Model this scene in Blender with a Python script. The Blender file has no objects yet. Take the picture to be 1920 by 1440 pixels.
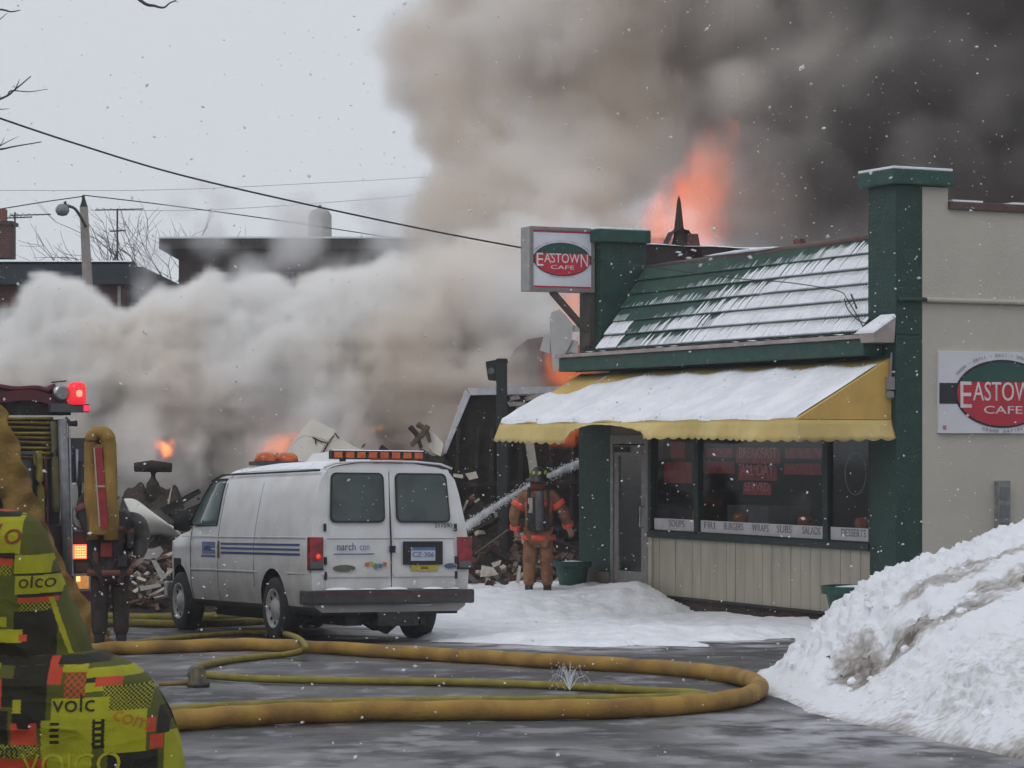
import bpy, bmesh, math, random
import numpy as np
from mathutils import Vector, Matrix
random.seed(7)
sc = bpy.context.scene; C = sc.collection
# ---------------------------------------------------------------- camera, world, sun, exposure
F, CX, HY, EYE = 5000., 960., 835., 2.15          # long lens; the horizon sits 115 px below the middle
cd = bpy.data.cameras.new('camera'); cam = bpy.data.objects.new('camera', cd); C.objects.link(cam)
cam.location = (0, 0, EYE); cam.rotation_euler = (math.pi/2, 0, 0)
cd.sensor_width = 36; cd.lens = 36*F/1920; cd.shift_y = 115/1920; cd.clip_start = .1; cd.clip_end = 3000
sc.camera = cam
SUN_EL, SUN_AZ = math.radians(48), math.radians(215)
w = bpy.data.worlds.new('World'); sc.world = w; w.use_nodes = True
nt = w.node_tree; bg = nt.nodes['Background']
sky = nt.nodes.new('ShaderNodeTexSky'); sky.sky_type = 'NISHITA'; sky.sun_disc = False
sky.sun_elevation = SUN_EL; sky.sun_rotation = SUN_AZ; sky.dust_density = 6
hsv = nt.nodes.new('ShaderNodeHueSaturation'); hsv.inputs['Saturation'].default_value = .15
mul = nt.nodes.new('ShaderNodeMixRGB'); mul.blend_type = 'MIX'; mul.inputs[0].default_value = .93
cn = nt.nodes.new('ShaderNodeTexNoise'); cn.inputs['Scale'].default_value = 2.2; cn.inputs['Detail'].default_value = 4
cr = nt.nodes.new('ShaderNodeValToRGB')
cr.color_ramp.elements[0].position = .3; cr.color_ramp.elements[0].color = (6.95, 7.3, 7.9, 1)
cr.color_ramp.elements[1].position = .7; cr.color_ramp.elements[1].color = (7.5, 7.75, 8.2, 1)
nt.links.new(sky.outputs[0], hsv.inputs['Color']); nt.links.new(hsv.outputs[0], mul.inputs[1])
nt.links.new(cn.outputs[0], cr.inputs[0]); nt.links.new(cr.outputs[0], mul.inputs[2])
nt.links.new(mul.outputs[0], bg.inputs[0]); bg.inputs[1].default_value = .095
sd = bpy.data.lights.new('sun', 'SUN'); sd.energy = .5; sd.angle = math.radians(25); sd.color = (1, .98, .95)
so = bpy.data.objects.new('sun', sd); C.objects.link(so)
so.rotation_euler = (math.pi/2-SUN_EL, 0, math.radians(-35))
vs = sc.view_settings; vs.view_transform = 'Standard'; vs.look = 'None'; vs.exposure = 0; vs.gamma = 1; vs.use_curve_mapping = False
cy = sc.cycles; cy.use_denoising = True; cy.use_adaptive_sampling = True; cy.adaptive_threshold = .03
cy.max_bounces = 14; cy.diffuse_bounces = 3; cy.glossy_bounces = 3; cy.transmission_bounces = 4; cy.transparent_max_bounces = 12
cy.volume_bounces = 10; cy.volume_step_rate = 2.6; cy.volume_max_steps = 256
cy.sample_clamp_indirect = 8; cy.caustics_reflective = False; cy.caustics_refractive = False

# ---------------------------------------------------------------- helpers
def P(px, py, Y): return Vector(((px-CX)/F*Y, Y, EYE+(HY-py)/F*Y))
def roadz(Y):
    Y = np.asarray(Y, float); return np.where(Y < 52, -.15-.03*(Y-31.5), -.15-.03*20.5)
def roadP(px, py, dz=0.):
    k = (py-HY)/F; Y = (EYE+.15-.945-dz)/(k-.03); return Vector(((px-CX)/F*Y, Y, float(roadz(Y))+dz))
class Frame:
    """local axes: x to the right, y away, z up, turned about z"""
    def __init__(s, o, ang):
        s.o = Vector(o); s.a = ang; s.x = Vector((math.cos(ang), math.sin(ang), 0)); s.y = Vector((-math.sin(ang), math.cos(ang), 0))
    def loc(s, p):
        d = Vector(p)-s.o; return Vector((d.dot(s.x), d.dot(s.y), d.z))
    def _hit(s, px, py, n, c):
        d = Vector(((px-CX)/F, 1, (HY-py)/F)); e = Vector((0, 0, EYE))
        k = (c-(e-s.o).dot(n))/d.dot(n); return s.loc(e+d*k)
    def X(s, px, py, c=0.): return s._hit(px, py, s.x, c)
    def Y(s, px, py, c=0.): return s._hit(px, py, s.y, c)
def tag(o, label=None, cat=None, group=None, kind=None):
    if label: o['label'] = label
    if cat: o['category'] = cat
    if group: o['group'] = group
    if kind: o['kind'] = kind
    return o
def thing(name, label, cat, loc=(0, 0, 0), rot=0., group=None, kind=None, mat=None):
    o = bpy.data.objects.new(name, None); C.objects.link(o); o.empty_display_size = .2
    if mat is not None: o.matrix_world = mat
    else: o.location = loc; o.rotation_euler = (0, 0, rot)
    return tag(o, label, cat, group, kind)
MATS = {}
def M(name, col, rough=.7, col2=None, scale=6., bump=0., bscale=None, metal=0., spec=.4, detail=4, emit=None, stretch=None, lo=.35, hi=.65):
    if name in MATS: return MATS[name]
    m = bpy.data.materials.new(name); m.use_nodes = True; n = m.node_tree.nodes; L = m.node_tree.links; b = n['Principled BSDF']
    b.inputs['Base Color'].default_value = (*col, 1); b.inputs['Roughness'].default_value = rough
    b.inputs['Metallic'].default_value = metal; b.inputs['Specular IOR Level'].default_value = spec
    tc = n.new('ShaderNodeTexCoord'); src = tc.outputs['Object']
    if stretch:
        mp = n.new('ShaderNodeMapping'); mp.inputs['Scale'].default_value = stretch; L.new(src, mp.inputs[0]); src = mp.outputs[0]
    if col2 is None: col2 = tuple(c*.8 for c in col)
    nz = n.new('ShaderNodeTexNoise'); nz.inputs['Scale'].default_value = scale; nz.inputs['Detail'].default_value = detail; L.new(src, nz.inputs[0])
    r = n.new('ShaderNodeValToRGB'); r.color_ramp.elements[0].position = lo; r.color_ramp.elements[1].position = hi
    r.color_ramp.elements[0].color = (*col2, 1); r.color_ramp.elements[1].color = (*col, 1)
    L.new(nz.outputs[0], r.inputs[0]); L.new(r.outputs[0], b.inputs['Base Color'])
    if bump:
        nb = n.new('ShaderNodeTexNoise'); nb.inputs['Scale'].default_value = bscale or scale*4; nb.inputs['Detail'].default_value = 5; L.new(src, nb.inputs[0])
        bp = n.new('ShaderNodeBump'); bp.inputs['Strength'].default_value = 1.; bp.inputs['Distance'].default_value = bump
        L.new(nb.outputs[0], bp.inputs['Height']); L.new(bp.outputs[0], b.inputs['Normal'])
    if emit:
        b.inputs['Emission Color'].default_value = (*emit[:3], 1); b.inputs['Emission Strength'].default_value = emit[3]
    MATS[name] = m; return m
class MB:
    def __init__(s): s.v = []; s.f = []; s.m = []
    def add(s, vs, fs, T=None, mi=0):
        k = len(s.v)
        for p in vs:
            p = Vector(p)
            s.v.append(tuple(T @ p) if T is not None else tuple(p))
        for f in fs: s.f.append(tuple(i+k for i in f)); s.m.append(mi)
        return s
    def box(s, lo, hi, T=None, mi=0):
        x0, y0, z0 = lo; x1, y1, z1 = hi
        return s.add([(x0,y0,z0),(x1,y0,z0),(x1,y1,z0),(x0,y1,z0),(x0,y0,z1),(x1,y0,z1),(x1,y1,z1),(x0,y1,z1)],
                     [(0,3,2,1),(4,5,6,7),(0,1,5,4),(1,2,6,5),(2,3,7,6),(3,0,4,7)], T, mi)
    def obox(s, c, size, T=None, rot=(0,0,0), mi=0):
        R = Matrix.Translation(Vector(c)) @ Matrix.Rotation(rot[2],4,'Z') @ Matrix.Rotation(rot[1],4,'Y') @ Matrix.Rotation(rot[0],4,'X')
        if T is not None: R = T @ R
        h = [q/2 for q in size]; return s.box([-q for q in h], h, R, mi)
    def hexa(s, p, mi=0): # 8 points: 4 bottom ccw, 4 top
        return s.add(p, [(0,3,2,1),(4,5,6,7),(0,1,5,4),(1,2,6,5),(2,3,7,6),(3,0,4,7)], None, mi)
    def prism(s, poly, d, mi=0): # poly: 3D points, d: extrude vector
        n = len(poly); d = Vector(d); a = [Vector(p) for p in poly]
        return s.add(a+[p+d for p in a], [tuple(range(n))[::-1], tuple(range(n, 2*n))]+[(i,(i+1)%n,n+(i+1)%n,n+i) for i in range(n)], None, mi)
    def tube(s, pts, r, n=8, cap=True, mi=0, flat=None):
        pts = [Vector(p) for p in pts]; N = len(pts); rs = r if isinstance(r, (list, tuple)) else [r]*N; k = len(s.v)
        up = Vector((0,0,1))
        for i, p in enumerate(pts):
            t = (pts[min(i+1,N-1)]-pts[max(i-1,0)]).normalized()
            a = t.cross(up)
            if a.length < .05: a = t.cross(Vector((0,1,0)))
            a.normalize(); b = a.cross(t).normalized(); fl = flat or (1, 1)
            for j in range(n):
                q = 2*math.pi*j/n; s.v.append(tuple(p+a*math.cos(q)*rs[i]*fl[0]+b*math.sin(q)*rs[i]*fl[1]))
        for i in range(N-1):
            for j in range(n):
                s.f.append((k+i*n+j, k+i*n+(j+1)%n, k+(i+1)*n+(j+1)%n, k+(i+1)*n+j)); s.m.append(mi)
        if cap:
            s.f.append(tuple(k+j for j in range(n))[::-1]); s.f.append(tuple(k+(N-1)*n+j for j in range(n))); s.m += [mi, mi]
        return s
    def lathe(s, prof, n=16, T=None, mi=0): # prof: (r,z)
        vs = []; fs = []
        for r, z in prof:
            for j in range(n):
                q = 2*math.pi*j/n; vs.append((r*math.cos(q), r*math.sin(q), z))
        for i in range(len(prof)-1):
            for j in range(n): fs.append((i*n+j, i*n+(j+1)%n, (i+1)*n+(j+1)%n, (i+1)*n+j))
        fs.append(tuple(range(n))[::-1]); fs.append(tuple((len(prof)-1)*n+j for j in range(n)))
        return s.add(vs, fs, T, mi)
    def grid(s, fn, nu, nv, mi=0):
        vs = [fn(i/(nu-1), j/(nv-1)) for i in range(nu) for j in range(nv)]
        return s.add(vs, [(i*nv+j, (i+1)*nv+j, (i+1)*nv+j+1, i*nv+j+1) for i in range(nu-1) for j in range(nv-1)], None, mi)
    def mesh(s, name, mats, smooth=False, bevel=0):
        me = bpy.data.meshes.new(name); me.from_pydata(s.v, [], s.f)
        for m in (mats if isinstance(mats, (list, tuple)) else [mats]): me.materials.append(m)
        me.polygons.foreach_set('material_index', s.m)
        bm = bmesh.new(); bm.from_mesh(me)
        bmesh.ops.recalc_face_normals(bm, faces=bm.faces)
        if bevel: bmesh.ops.bevel(bm, geom=bm.edges[:], offset=bevel, segments=2, affect='EDGES', profile=.7, clamp_overlap=True)
        bm.to_mesh(me); bm.free()
        if smooth: me.polygons.foreach_set('use_smooth', [True]*len(me.polygons))
        me.update(); return me
    def build(s, name, mats, parent=None, smooth=False, bevel=0, **kw):
        o = bpy.data.objects.new(name, s.mesh(name, mats, smooth, bevel)); C.objects.link(o)
        if parent: o.parent = parent
        return tag(o, **kw)
def link(name, me, parent=None, **kw):
    o = bpy.data.objects.new(name, me); C.objects.link(o)
    if parent: o.parent = parent
    return tag(o, **kw)
def text(s, size, mt, parent, org, dx, dz, name='lettering', sx=1., align='CENTER', ext=.002, **kw):
    cu = bpy.data.curves.new('t', 'FONT'); cu.body = s; cu.size = size; cu.align_x = align; cu.align_y = 'BOTTOM'; cu.extrude = ext; cu.resolution_u = 3
    t = bpy.data.objects.new('t', cu); C.objects.link(t); dg = bpy.context.evaluated_depsgraph_get()
    me = bpy.data.meshes.new_from_object(t.evaluated_get(dg)); bpy.data.objects.remove(t); bpy.data.curves.remove(cu)
    dx = Vector(dx).normalized(); dz = Vector(dz).normalized(); n = dx.cross(dz)
    T = Matrix.Translation(Vector(org)) @ Matrix(((dx.x*sx, dz.x, n.x, 0), (dx.y*sx, dz.y, n.y, 0), (dx.z*sx, dz.z, n.z, 0), (0,0,0,1)))
    me.transform(T); me.materials.clear(); me.materials.append(mt)
    o = bpy.data.objects.new(name, me); C.objects.link(o); o.parent = parent
    return tag(o, **kw)
def curve_pts(ctrl, n=8):
    """Catmull-Rom through control points"""
    c = [Vector(p) for p in ctrl]; c = [c[0]*2-c[1]]+c+[c[-1]*2-c[-2]]; out = []
    for i in range(1, len(c)-2):
        for k in range(n):
            t = k/n; p0, p1, p2, p3 = c[i-1], c[i], c[i+1], c[i+2]
            out.append(.5*((2*p1)+(p2-p0)*t+(2*p0-5*p1+4*p2-p3)*t*t+(3*p1-p0-3*p2+p3)*t**3))
    out.append(c[-2]); return out
# numpy noise
def vnoise(x, y, z, seed):
    N = 32; L = np.random.RandomState(seed).rand(N, N, N).astype(np.float32)
    xi = np.floor(x).astype(np.int32); yi = np.floor(y).astype(np.int32); zi = np.floor(z).astype(np.int32)
    fx = x-xi; fy = y-yi; fz = z-zi
    fx = fx*fx*(3-2*fx); fy = fy*fy*(3-2*fy); fz = fz*fz*(3-2*fz)
    a = xi % N; b = (xi+1) % N; c = yi % N; d = (yi+1) % N; e = zi % N; g = (zi+1) % N
    l = lambda p, q, t: p+(q-p)*t
    return l(l(l(L[a,c,e],L[b,c,e],fx), l(L[a,d,e],L[b,d,e],fx), fy), l(l(L[a,c,g],L[b,c,g],fx), l(L[a,d,g],L[b,d,g],fx), fy), fz)
def fbm(X, Y, Z, scale, octv, seed, bil=False):
    s = 0; amp = 1; tot = 0
    for o in range(octv):
        n = vnoise(X*scale+o*7.3, Y*scale+o*3.1, Z*scale+o*5.7, seed+o)*2-1
        if bil: n = 1-2*np.abs(n)
        s = s+n*amp; tot += amp; amp *= .5; scale *= 2.03
    return s/tot
def sstep(a, b, x):
    t = np.clip((np.asarray(x, float)-a)/(b-a), 0, 1); return t*t*(3-2*t)
def npmesh(name, co, faces, mats, smooth=True):
    me = bpy.data.meshes.new(name); me.vertices.add(len(co)); me.vertices.foreach_set('co', np.asarray(co, np.float32).ravel())
    nf = len(faces); me.loops.add(nf*4); me.loops.foreach_set('vertex_index', np.asarray(faces, np.int32).ravel())
    me.polygons.add(nf); me.polygons.foreach_set('loop_start', np.arange(nf)*4); me.polygons.foreach_set('loop_total', np.full(nf, 4))
    me.update(calc_edges=True); me.validate()
    if smooth: me.polygons.foreach_set('use_smooth', [True]*len(me.polygons))
    for m in (mats if isinstance(mats, (list, tuple)) else [mats]): me.materials.append(m)
    return me
def gridfaces(nu, nv, keep=None):
    i, j = np.meshgrid(np.arange(nu-1), np.arange(nv-1), indexing='ij'); a = i*nv+j
    f = np.stack([a, a+nv, a+nv+1, a+1], -1)
    if keep is not None: f = f[keep]
    return f.reshape(-1, 4)
# voxel volumes: a numpy density grid becomes a volume through geometry nodes
def voxels(name, lo, hi, vox, fn, mt, **kw):
    n = [max(4, int(math.ceil((hi[i]-lo[i])/vox))) for i in range(3)]
    ax = [np.linspace(lo[i], hi[i], n[i], dtype=np.float32) for i in range(3)]
    X, Y, Z = np.meshgrid(*ax, indexing='ij'); D = np.clip(fn(X, Y, Z), 0, None).astype(np.float32)
    for k in range(3):
        s = [slice(None)]*3; s[k] = 0; D[tuple(s)] = 0; s[k] = -1; D[tuple(s)] = 0
    me = bpy.data.meshes.new(name); me.vertices.add(D.size)
    at = me.attributes.new('d', 'FLOAT', 'POINT'); at.data.foreach_set('value', D.ravel())
    me.vertices.foreach_set('co', np.stack([X.ravel(), Y.ravel(), Z.ravel()], -1).astype(np.float32).ravel())
    o = bpy.data.objects.new(name, me); C.objects.link(o)
    ng = bpy.data.node_groups.new(name, 'GeometryNodeTree')
    for io in ('INPUT', 'OUTPUT'): ng.interface.new_socket('Geometry', in_out=io, socket_type='NodeSocketGeometry')
    N = ng.nodes; Lk = ng.links; gi = N.new('NodeGroupInput'); go = N.new('NodeGroupOutput')
    vc = N.new('GeometryNodeVolumeCube'); vc.inputs['Min'].default_value = lo; vc.inputs['Max'].default_value = hi
    for k, a in enumerate('XYZ'): vc.inputs['Resolution '+a].default_value = n[k]
    src = N.new('GeometryNodeInputPosition').outputs[0]
    for op, b in (('SUBTRACT', lo), ('DIVIDE', [(hi[k]-lo[k])/(n[k]-1) for k in range(3)]), ('ADD', (.5, .5, .5)), ('FLOOR', None)):
        m = N.new('ShaderNodeVectorMath'); m.operation = op; Lk.new(src, m.inputs[0])
        if b is not None: m.inputs[1].default_value = b
        src = m.outputs[0]
    dt = N.new('ShaderNodeVectorMath'); dt.operation = 'DOT_PRODUCT'; Lk.new(src, dt.inputs[0]); dt.inputs[1].default_value = (n[1]*n[2], n[2], 1)
    si = N.new('GeometryNodeSampleIndex'); si.data_type = 'FLOAT'; si.domain = 'POINT'
    na = N.new('GeometryNodeInputNamedAttribute'); na.data_type = 'FLOAT'; na.inputs[0].default_value = 'd'
    Lk.new(gi.outputs[0], si.inputs['Geometry']); Lk.new(na.outputs[0], si.inputs['Value']); Lk.new(dt.outputs['Value'], si.inputs['Index'])
    Lk.new(si.outputs[0], vc.inputs['Density'])
    sm = N.new('GeometryNodeSetMaterial'); sm.inputs['Material'].default_value = mt
    Lk.new(vc.outputs[0], sm.inputs[0]); Lk.new(sm.outputs[0], go.inputs[0])
    o.modifiers.new('volume', 'NODES').node_group = ng; me.materials.append(mt)
    return tag(o, kind='stuff', **kw)
def blobs(Ls): return [(*P(px, py, Y), r/F*Y) for px, py, Y, r in Ls]
def field(X, Y, Z, bl, cap=1.2):
    f = np.full(X.shape, -9, np.float32)
    for x, y, z, r in bl:
        d = np.sqrt((X-x)**2+(Y-y)**2+(Z-z)**2)/r
        f = np.maximum(f, (1-d)*min(r, cap))
    return f
def skin(name, joints, edges, mt, parent, sub=2, **kw):
    """joints: {name: (co, radius)}; the first is the root. Grows one continuous surface."""
    ks = list(joints); me = bpy.data.meshes.new(name)
    me.from_pydata([tuple(joints[k][0]) for k in ks], [(ks.index(a), ks.index(b)) for a, b in edges], [])
    o = bpy.data.objects.new(name, me); C.objects.link(o)
    md = o.modifiers.new('s', 'SKIN'); sv = me.skin_vertices[0].data
    for i, k in enumerate(ks):
        r = joints[k][1]; sv[i].radius = r if isinstance(r, tuple) else (r, r); sv[i].use_root = (i == 0)
    sb = o.modifiers.new('u', 'SUBSURF'); sb.levels = sub; sb.render_levels = sub
    dg = bpy.context.evaluated_depsgraph_get(); m2 = bpy.data.meshes.new_from_object(o.evaluated_get(dg))
    o.modifiers.clear(); o.data = m2; m2.materials.clear(); m2.materials.append(mt)
    m2.polygons.foreach_set('use_smooth', [True]*len(m2.polygons)); o.parent = parent
    return tag(o, **kw)
def rt(a, b=None): return random.uniform(-a, a) if b is None else random.uniform(a, b)

# ---------------------------------------------------------------- materials
snow = M('snow', (.86,.88,.93), .75, (.74,.77,.83), 3., .02, 14.)
white_paint = M('white_paint', (.70,.71,.73), .28, (.60,.595,.585), 2.5, 0, spec=.5)
green = M('green_paint', (.010,.052,.038), .55, (.007,.036,.028), 5., .012, 30.)
green_band = M('green_band', (.014,.075,.052), .5, (.01,.05,.04), 7., .004, 30.)
beige = M('beige_stucco', (.52,.485,.42), .85, (.455,.425,.37), 1.1, .006, 45., detail=9, lo=.25, hi=.75)
siding = M('cream_siding', (.42,.385,.31), .7, (.35,.32,.255), 5., .002, 40., stretch=(1,1,.2))
brown = M('brown_metal', (.11,.065,.055), .55, (.07,.04,.035), 6.)
ledge_m = M('pink_ledge', (.42,.35,.33), .7, (.3,.25,.24), 5.)
dark = M('charred_black', (.014,.012,.012), .85, (.03,.024,.02), 8., .01, 30.)
char2 = M('charred_brown', (.05,.033,.026), .9, (.02,.015,.013), 6., .02, 20.)
rubber = M('black_rubber', (.016,.016,.017), .7, (.03,.03,.03), 9., .003)
bumper_m = M('dark_bumper', (.035,.035,.038), .45, (.06,.055,.05), 8.)
chrome = M('dull_chrome', (.42,.43,.45), .3, (.3,.3,.31), 12., metal=.9)
alu = M('grey_aluminium', (.27,.255,.25), .45, (.2,.19,.185), 8., metal=.3)
def glass_mat(name, col, tr, rough=.06, ior=1.45):
    m = bpy.data.materials.new(name); m.use_nodes = True; n = m.node_tree.nodes; L = m.node_tree.links; n.clear()
    o = n.new('ShaderNodeOutputMaterial'); t = n.new('ShaderNodeBsdfTransparent'); t.inputs[0].default_value = (*col, 1)
    g = n.new('ShaderNodeBsdfGlossy'); g.inputs['Roughness'].default_value = rough; g.inputs[0].default_value = (.9,.95,.95,1)
    f = n.new('ShaderNodeFresnel'); f.inputs[0].default_value = ior
    ge = n.new('ShaderNodeNewGeometry'); iv = n.new('ShaderNodeMath'); iv.operation = 'SUBTRACT'; iv.inputs[0].default_value = 1; L.new(ge.outputs['Backfacing'], iv.inputs[1])
    fm_ = n.new('ShaderNodeMath'); fm_.operation = 'MULTIPLY'; L.new(f.outputs[0], fm_.inputs[0]); L.new(iv.outputs[0], fm_.inputs[1])
    mx = n.new('ShaderNodeMixShader'); L.new(fm_.outputs[0], mx.inputs[0]); L.new(t.outputs[0], mx.inputs[1]); L.new(g.outputs[0], mx.inputs[2])
    L.new(mx.outputs[0], o.inputs[0]); MATS[name] = m; return m
glass = glass_mat('shop_glass', (.86,.87,.87), 1)
door_glass = glass_mat('door_glass', (.5,.52,.53), 1, .25, 2.1)
van_glass = glass_mat('tinted_glass', (.2,.26,.27), 1)
# ================================================================ ground
def asphalt_mat():
    m = bpy.data.materials.new('wet_asphalt'); m.use_nodes = True; n = m.node_tree.nodes; L = m.node_tree.links; b = n['Principled BSDF']
    tc = n.new('ShaderNodeTexCoord')
    def noise(sc_, det, st):
        mp = n.new('ShaderNodeMapping'); mp.inputs['Scale'].default_value = (st[0], st[1]*.45, 1); L.new(tc.outputs['Object'], mp.inputs[0])
        z = n.new('ShaderNodeTexNoise'); z.inputs['Scale'].default_value = sc_; z.inputs['Detail'].default_value = det; z.inputs['Roughness'].default_value = .6; L.new(mp.outputs[0], z.inputs[0]); return z.outputs[0]
    def ramp(src, a, ca, c, cc):
        r = n.new('ShaderNodeValToRGB'); r.color_ramp.elements[0].position = a; r.color_ramp.elements[1].position = c
        r.color_ramp.elements[0].color = (*ca, 1); r.color_ramp.elements[1].color = (*cc, 1); L.new(src, r.inputs[0]); return r.outputs[0]
    tracks = noise(.55, 6, (.35, 1.0, 1)); grain = noise(26, 6, (1, 1, 1)); patch = noise(1.1, 7, (.5, .9, 1))
    base = ramp(tracks, .38, (.026,.026,.029), .62, (.062,.062,.067))
    sl = ramp(noise(4.5, 9, (.6, .8, 1)), .53, (0,0,0), .64, (.7,.7,.7))
    mx = n.new('ShaderNodeMixRGB'); L.new(sl, mx.inputs[0]); L.new(base, mx.inputs[1]); mx.inputs[2].default_value = (.26,.26,.28,1)
    at = n.new('ShaderNodeAttribute'); at.attribute_name = 'slush'
    am = n.new('ShaderNodeMath'); am.operation = 'MULTIPLY'; L.new(at.outputs['Fac'], am.inputs[0])
    g2 = ramp(noise(3.2, 8, (.5, 1, 1)), .42, (0,0,0), .56, (1,1,1)); L.new(g2, am.inputs[1])
    m2 = n.new('ShaderNodeMixRGB'); L.new(am.outputs[0], m2.inputs[0]); L.new(mx.outputs[0], m2.inputs[1]); m2.inputs[2].default_value = (.62,.62,.66,1)
    L.new(m2.outputs[0], b.inputs['Base Color'])
    rr = ramp(noise(1.6, 6, (.4, .9, 1)), .4, (.30,)*3, .62, (.75,)*3); L.new(rr, b.inputs['Roughness']); b.inputs['Specular IOR Level'].default_value = .45
    bp = n.new('ShaderNodeBump'); bp.inputs['Strength'].default_value = .7; bp.inputs['Distance'].default_value = .011; L.new(grain, bp.inputs['Height']); L.new(bp.outputs[0], b.inputs['Normal'])
    return m
asph = asphalt_mat()
# far ground out to the horizon (the road drops away from the camera, then levels out)
def Yb(X): return np.interp(X, [-9, -5, -2.6, -1.4, -1., .24, 2., 3., 4., 5.2], [47, 44, 38.5, 32.6, 31.4, 29.7, 29.9, 31.0, 32.7, 34.5])
xs = np.concatenate([np.linspace(-400, -9, 14)[:-1], np.linspace(-9, 9, 200), np.linspace(9, 400, 14)[1:]])
ys = np.concatenate([np.linspace(-60, 12, 10)[:-1], np.linspace(12, 46, 300), np.linspace(46, 900, 22)[1:]])
Xg, Yg = np.meshgrid(xs, ys, indexing='ij'); Zg = roadz(np.clip(Yg, 0, 900)) + .0
Zg = Zg+fbm(Xg, Yg, Xg*0, .5, 3, 5)*.02
road_o = link('road', npmesh('road', np.stack([Xg, Yg, Zg], -1).reshape(-1, 3), gridfaces(len(xs), len(ys)), asph), kind='structure')
sl = (sstep(-2.2, .1, Yg-Yb(Xg))*sstep(-3, -1, Xg)*.9 + sstep(15.0, 17.5, Yg)*sstep(21, 18, Yg)*sstep(.6, 1.9, Xg)*.55 + .25*sstep(17.2, 15.8, Yg)*sstep(-3., -1, Xg))
a = road_o.data.attributes.new('slush', 'FLOAT', 'POINT'); a.data.foreach_set('value', np.clip(sl, 0, 1).astype(np.float32).ravel())

# café frame: x into the building along the side wall, y along the shop front away from the corner
CF = Frame((4.75, 33.0, 0), math.atan2(.439, .898))
CT = Matrix.Translation(CF.o) @ Matrix.Rotation(CF.a, 4, 'Z')

# snow lying in front of the shop
xs = np.arange(-7, 6.5, .05); ys = np.arange(28.5, 47, .06)
Xg, Yg = np.meshgrid(xs, ys, indexing='ij')
lx = (Xg-4.75)*.898+(Yg-33)*.439; ly = -(Xg-4.75)*.439+(Yg-33)*.898
edge = Yg-Yb(Xg)+fbm(Xg, Yg, Xg*0, 1.3, 4, 21)*1.1
thick = (.12+.30*sstep(4.7, 6.2, ly)+.05*sstep(-1.2, -.3, lx))*sstep(-.1, 1.4, edge)+.05*fbm(Xg, Yg*.5, Xg*0, 2.1, 3, 41)*sstep(.2, 1, edge)
thick = thick+sstep(0, .6, edge)*(fbm(Xg, Yg, Xg*0, .9, 5, 33)*.06+np.abs(fbm(Xg, Yg, Xg*0, 3.2, 3, 35))*.06)-.015
thick += .05*np.clip(fbm(Xg, Yg, Xg*0, 2.4, 2, 39, True), 0, 1)*sstep(5.2, 6.2, ly)*sstep(-.9, -.3, lx)*sstep(.05, -.3, lx)
keep = ((thick[:-1,:-1] > 0)|(thick[1:,1:] > 0)) & (Xg[:-1,:-1] > -2.9) & (lx[:-1,:-1] < -.12+.06*np.sin(ly[:-1,:-1]*3)) & (ly[:-1,:-1] > -2.5)
link('snow_cover', npmesh('snow_cover', np.stack([Xg, Yg, roadz(Yg)+thick], -1).reshape(-1, 3), gridfaces(len(xs), len(ys), keep), snow), kind='structure')

# ploughed snow heap on the right
def heap_mat():
    m = bpy.data.materials.new('ploughed_snow'); m.use_nodes = True; n = m.node_tree.nodes; L = m.node_tree.links; b = n['Principled BSDF']
    b.inputs['Roughness'].default_value = .8
    at = n.new('ShaderNodeAttribute'); at.attribute_name = 'dirt'
    tc = n.new('ShaderNodeTexCoord'); z = n.new('ShaderNodeTexNoise'); z.inputs['Scale'].default_value = 15; z.inputs['Detail'].default_value = 5; L.new(tc.outputs['Object'], z.inputs[0])
    ad = n.new('ShaderNodeMath'); ad.operation = 'MULTIPLY_ADD'; L.new(z.outputs[0], ad.inputs[0]); ad.inputs[1].default_value = .62; L.new(at.outputs['Fac'], ad.inputs[2])
    r = n.new('ShaderNodeValToRGB'); e = r.color_ramp.elements
    e[0].position = .40; e[0].color = (.76,.78,.83,1); e[1].position = 1.15; e[1].color = (.13,.1,.08,1); k = e.new(.60); k.color = (.44,.42,.41,1); k2 = e.new(.86); k2.color = (.15,.125,.105,1)
    L.new(ad.outputs[0], r.inputs[0]); L.new(r.outputs[0], b.inputs['Base Color'])
    bp = n.new('ShaderNodeBump'); bp.inputs['Distance'].default_value = .010; L.new(z.outputs[0], bp.inputs['Height']); L.new(bp.outputs[0], b.inputs['Normal'])
    return m
xs = np.arange(1.5, 9, .022); ys = np.arange(11, 27.5, .04)
Xg, Yg = np.meshgrid(xs, ys, indexing='ij')
Xw = Xg+fbm(Xg, Yg, Xg*0, 1.1, 3, 51)*.10
ridge = np.interp(Xw, [1.7, 1.95, 2.3, 2.5, 2.62, 2.77, 3.0, 3.26, 3.92, 4.1, 4.3, 6, 9], [0, .0, .13, .27, .40, .55, .73, .93, 1.16, 1.23, 1.30, 1.65, 1.7])
Yf = np.interp(Xg, [1.5, 1.87, 2.3, 2.74, 3., 4., 6], [21.5, 19.9, 18., 16.4, 15.2, 13.2, 11.5])
u = np.clip((Yg-Yf)/(22.3-Yf), 0, 1.2); front = np.clip(u, 0, 1)**.85
front = np.where(u < 1, front, 1); back = 1-sstep(22.8, 26.6-.4*Xg.clip(0, 3), Yg)
h = ridge*front*back
h = h*sstep(-.05, .45, Xg-(1.90+.04*np.clip(Yg-19.7, 0, 9)))
ridge_low = np.clip(h/.25, 0, 1)
lump = np.abs(fbm(Xg, Yg*.7, h*1.5, 1.7, 3, 61)); chunk = fbm(Xg, Yg, h*3.5, 4.4, 4, 71, True); rough = fbm(Xg, Yg, h*3, 10, 3, 81, True)
crust = sstep(.1, .5, fbm(Xg*.8, Yg*.8, Xg*0, .8, 2, 91)+.25)
h = h+ridge_low*lump*.10-.012
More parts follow.
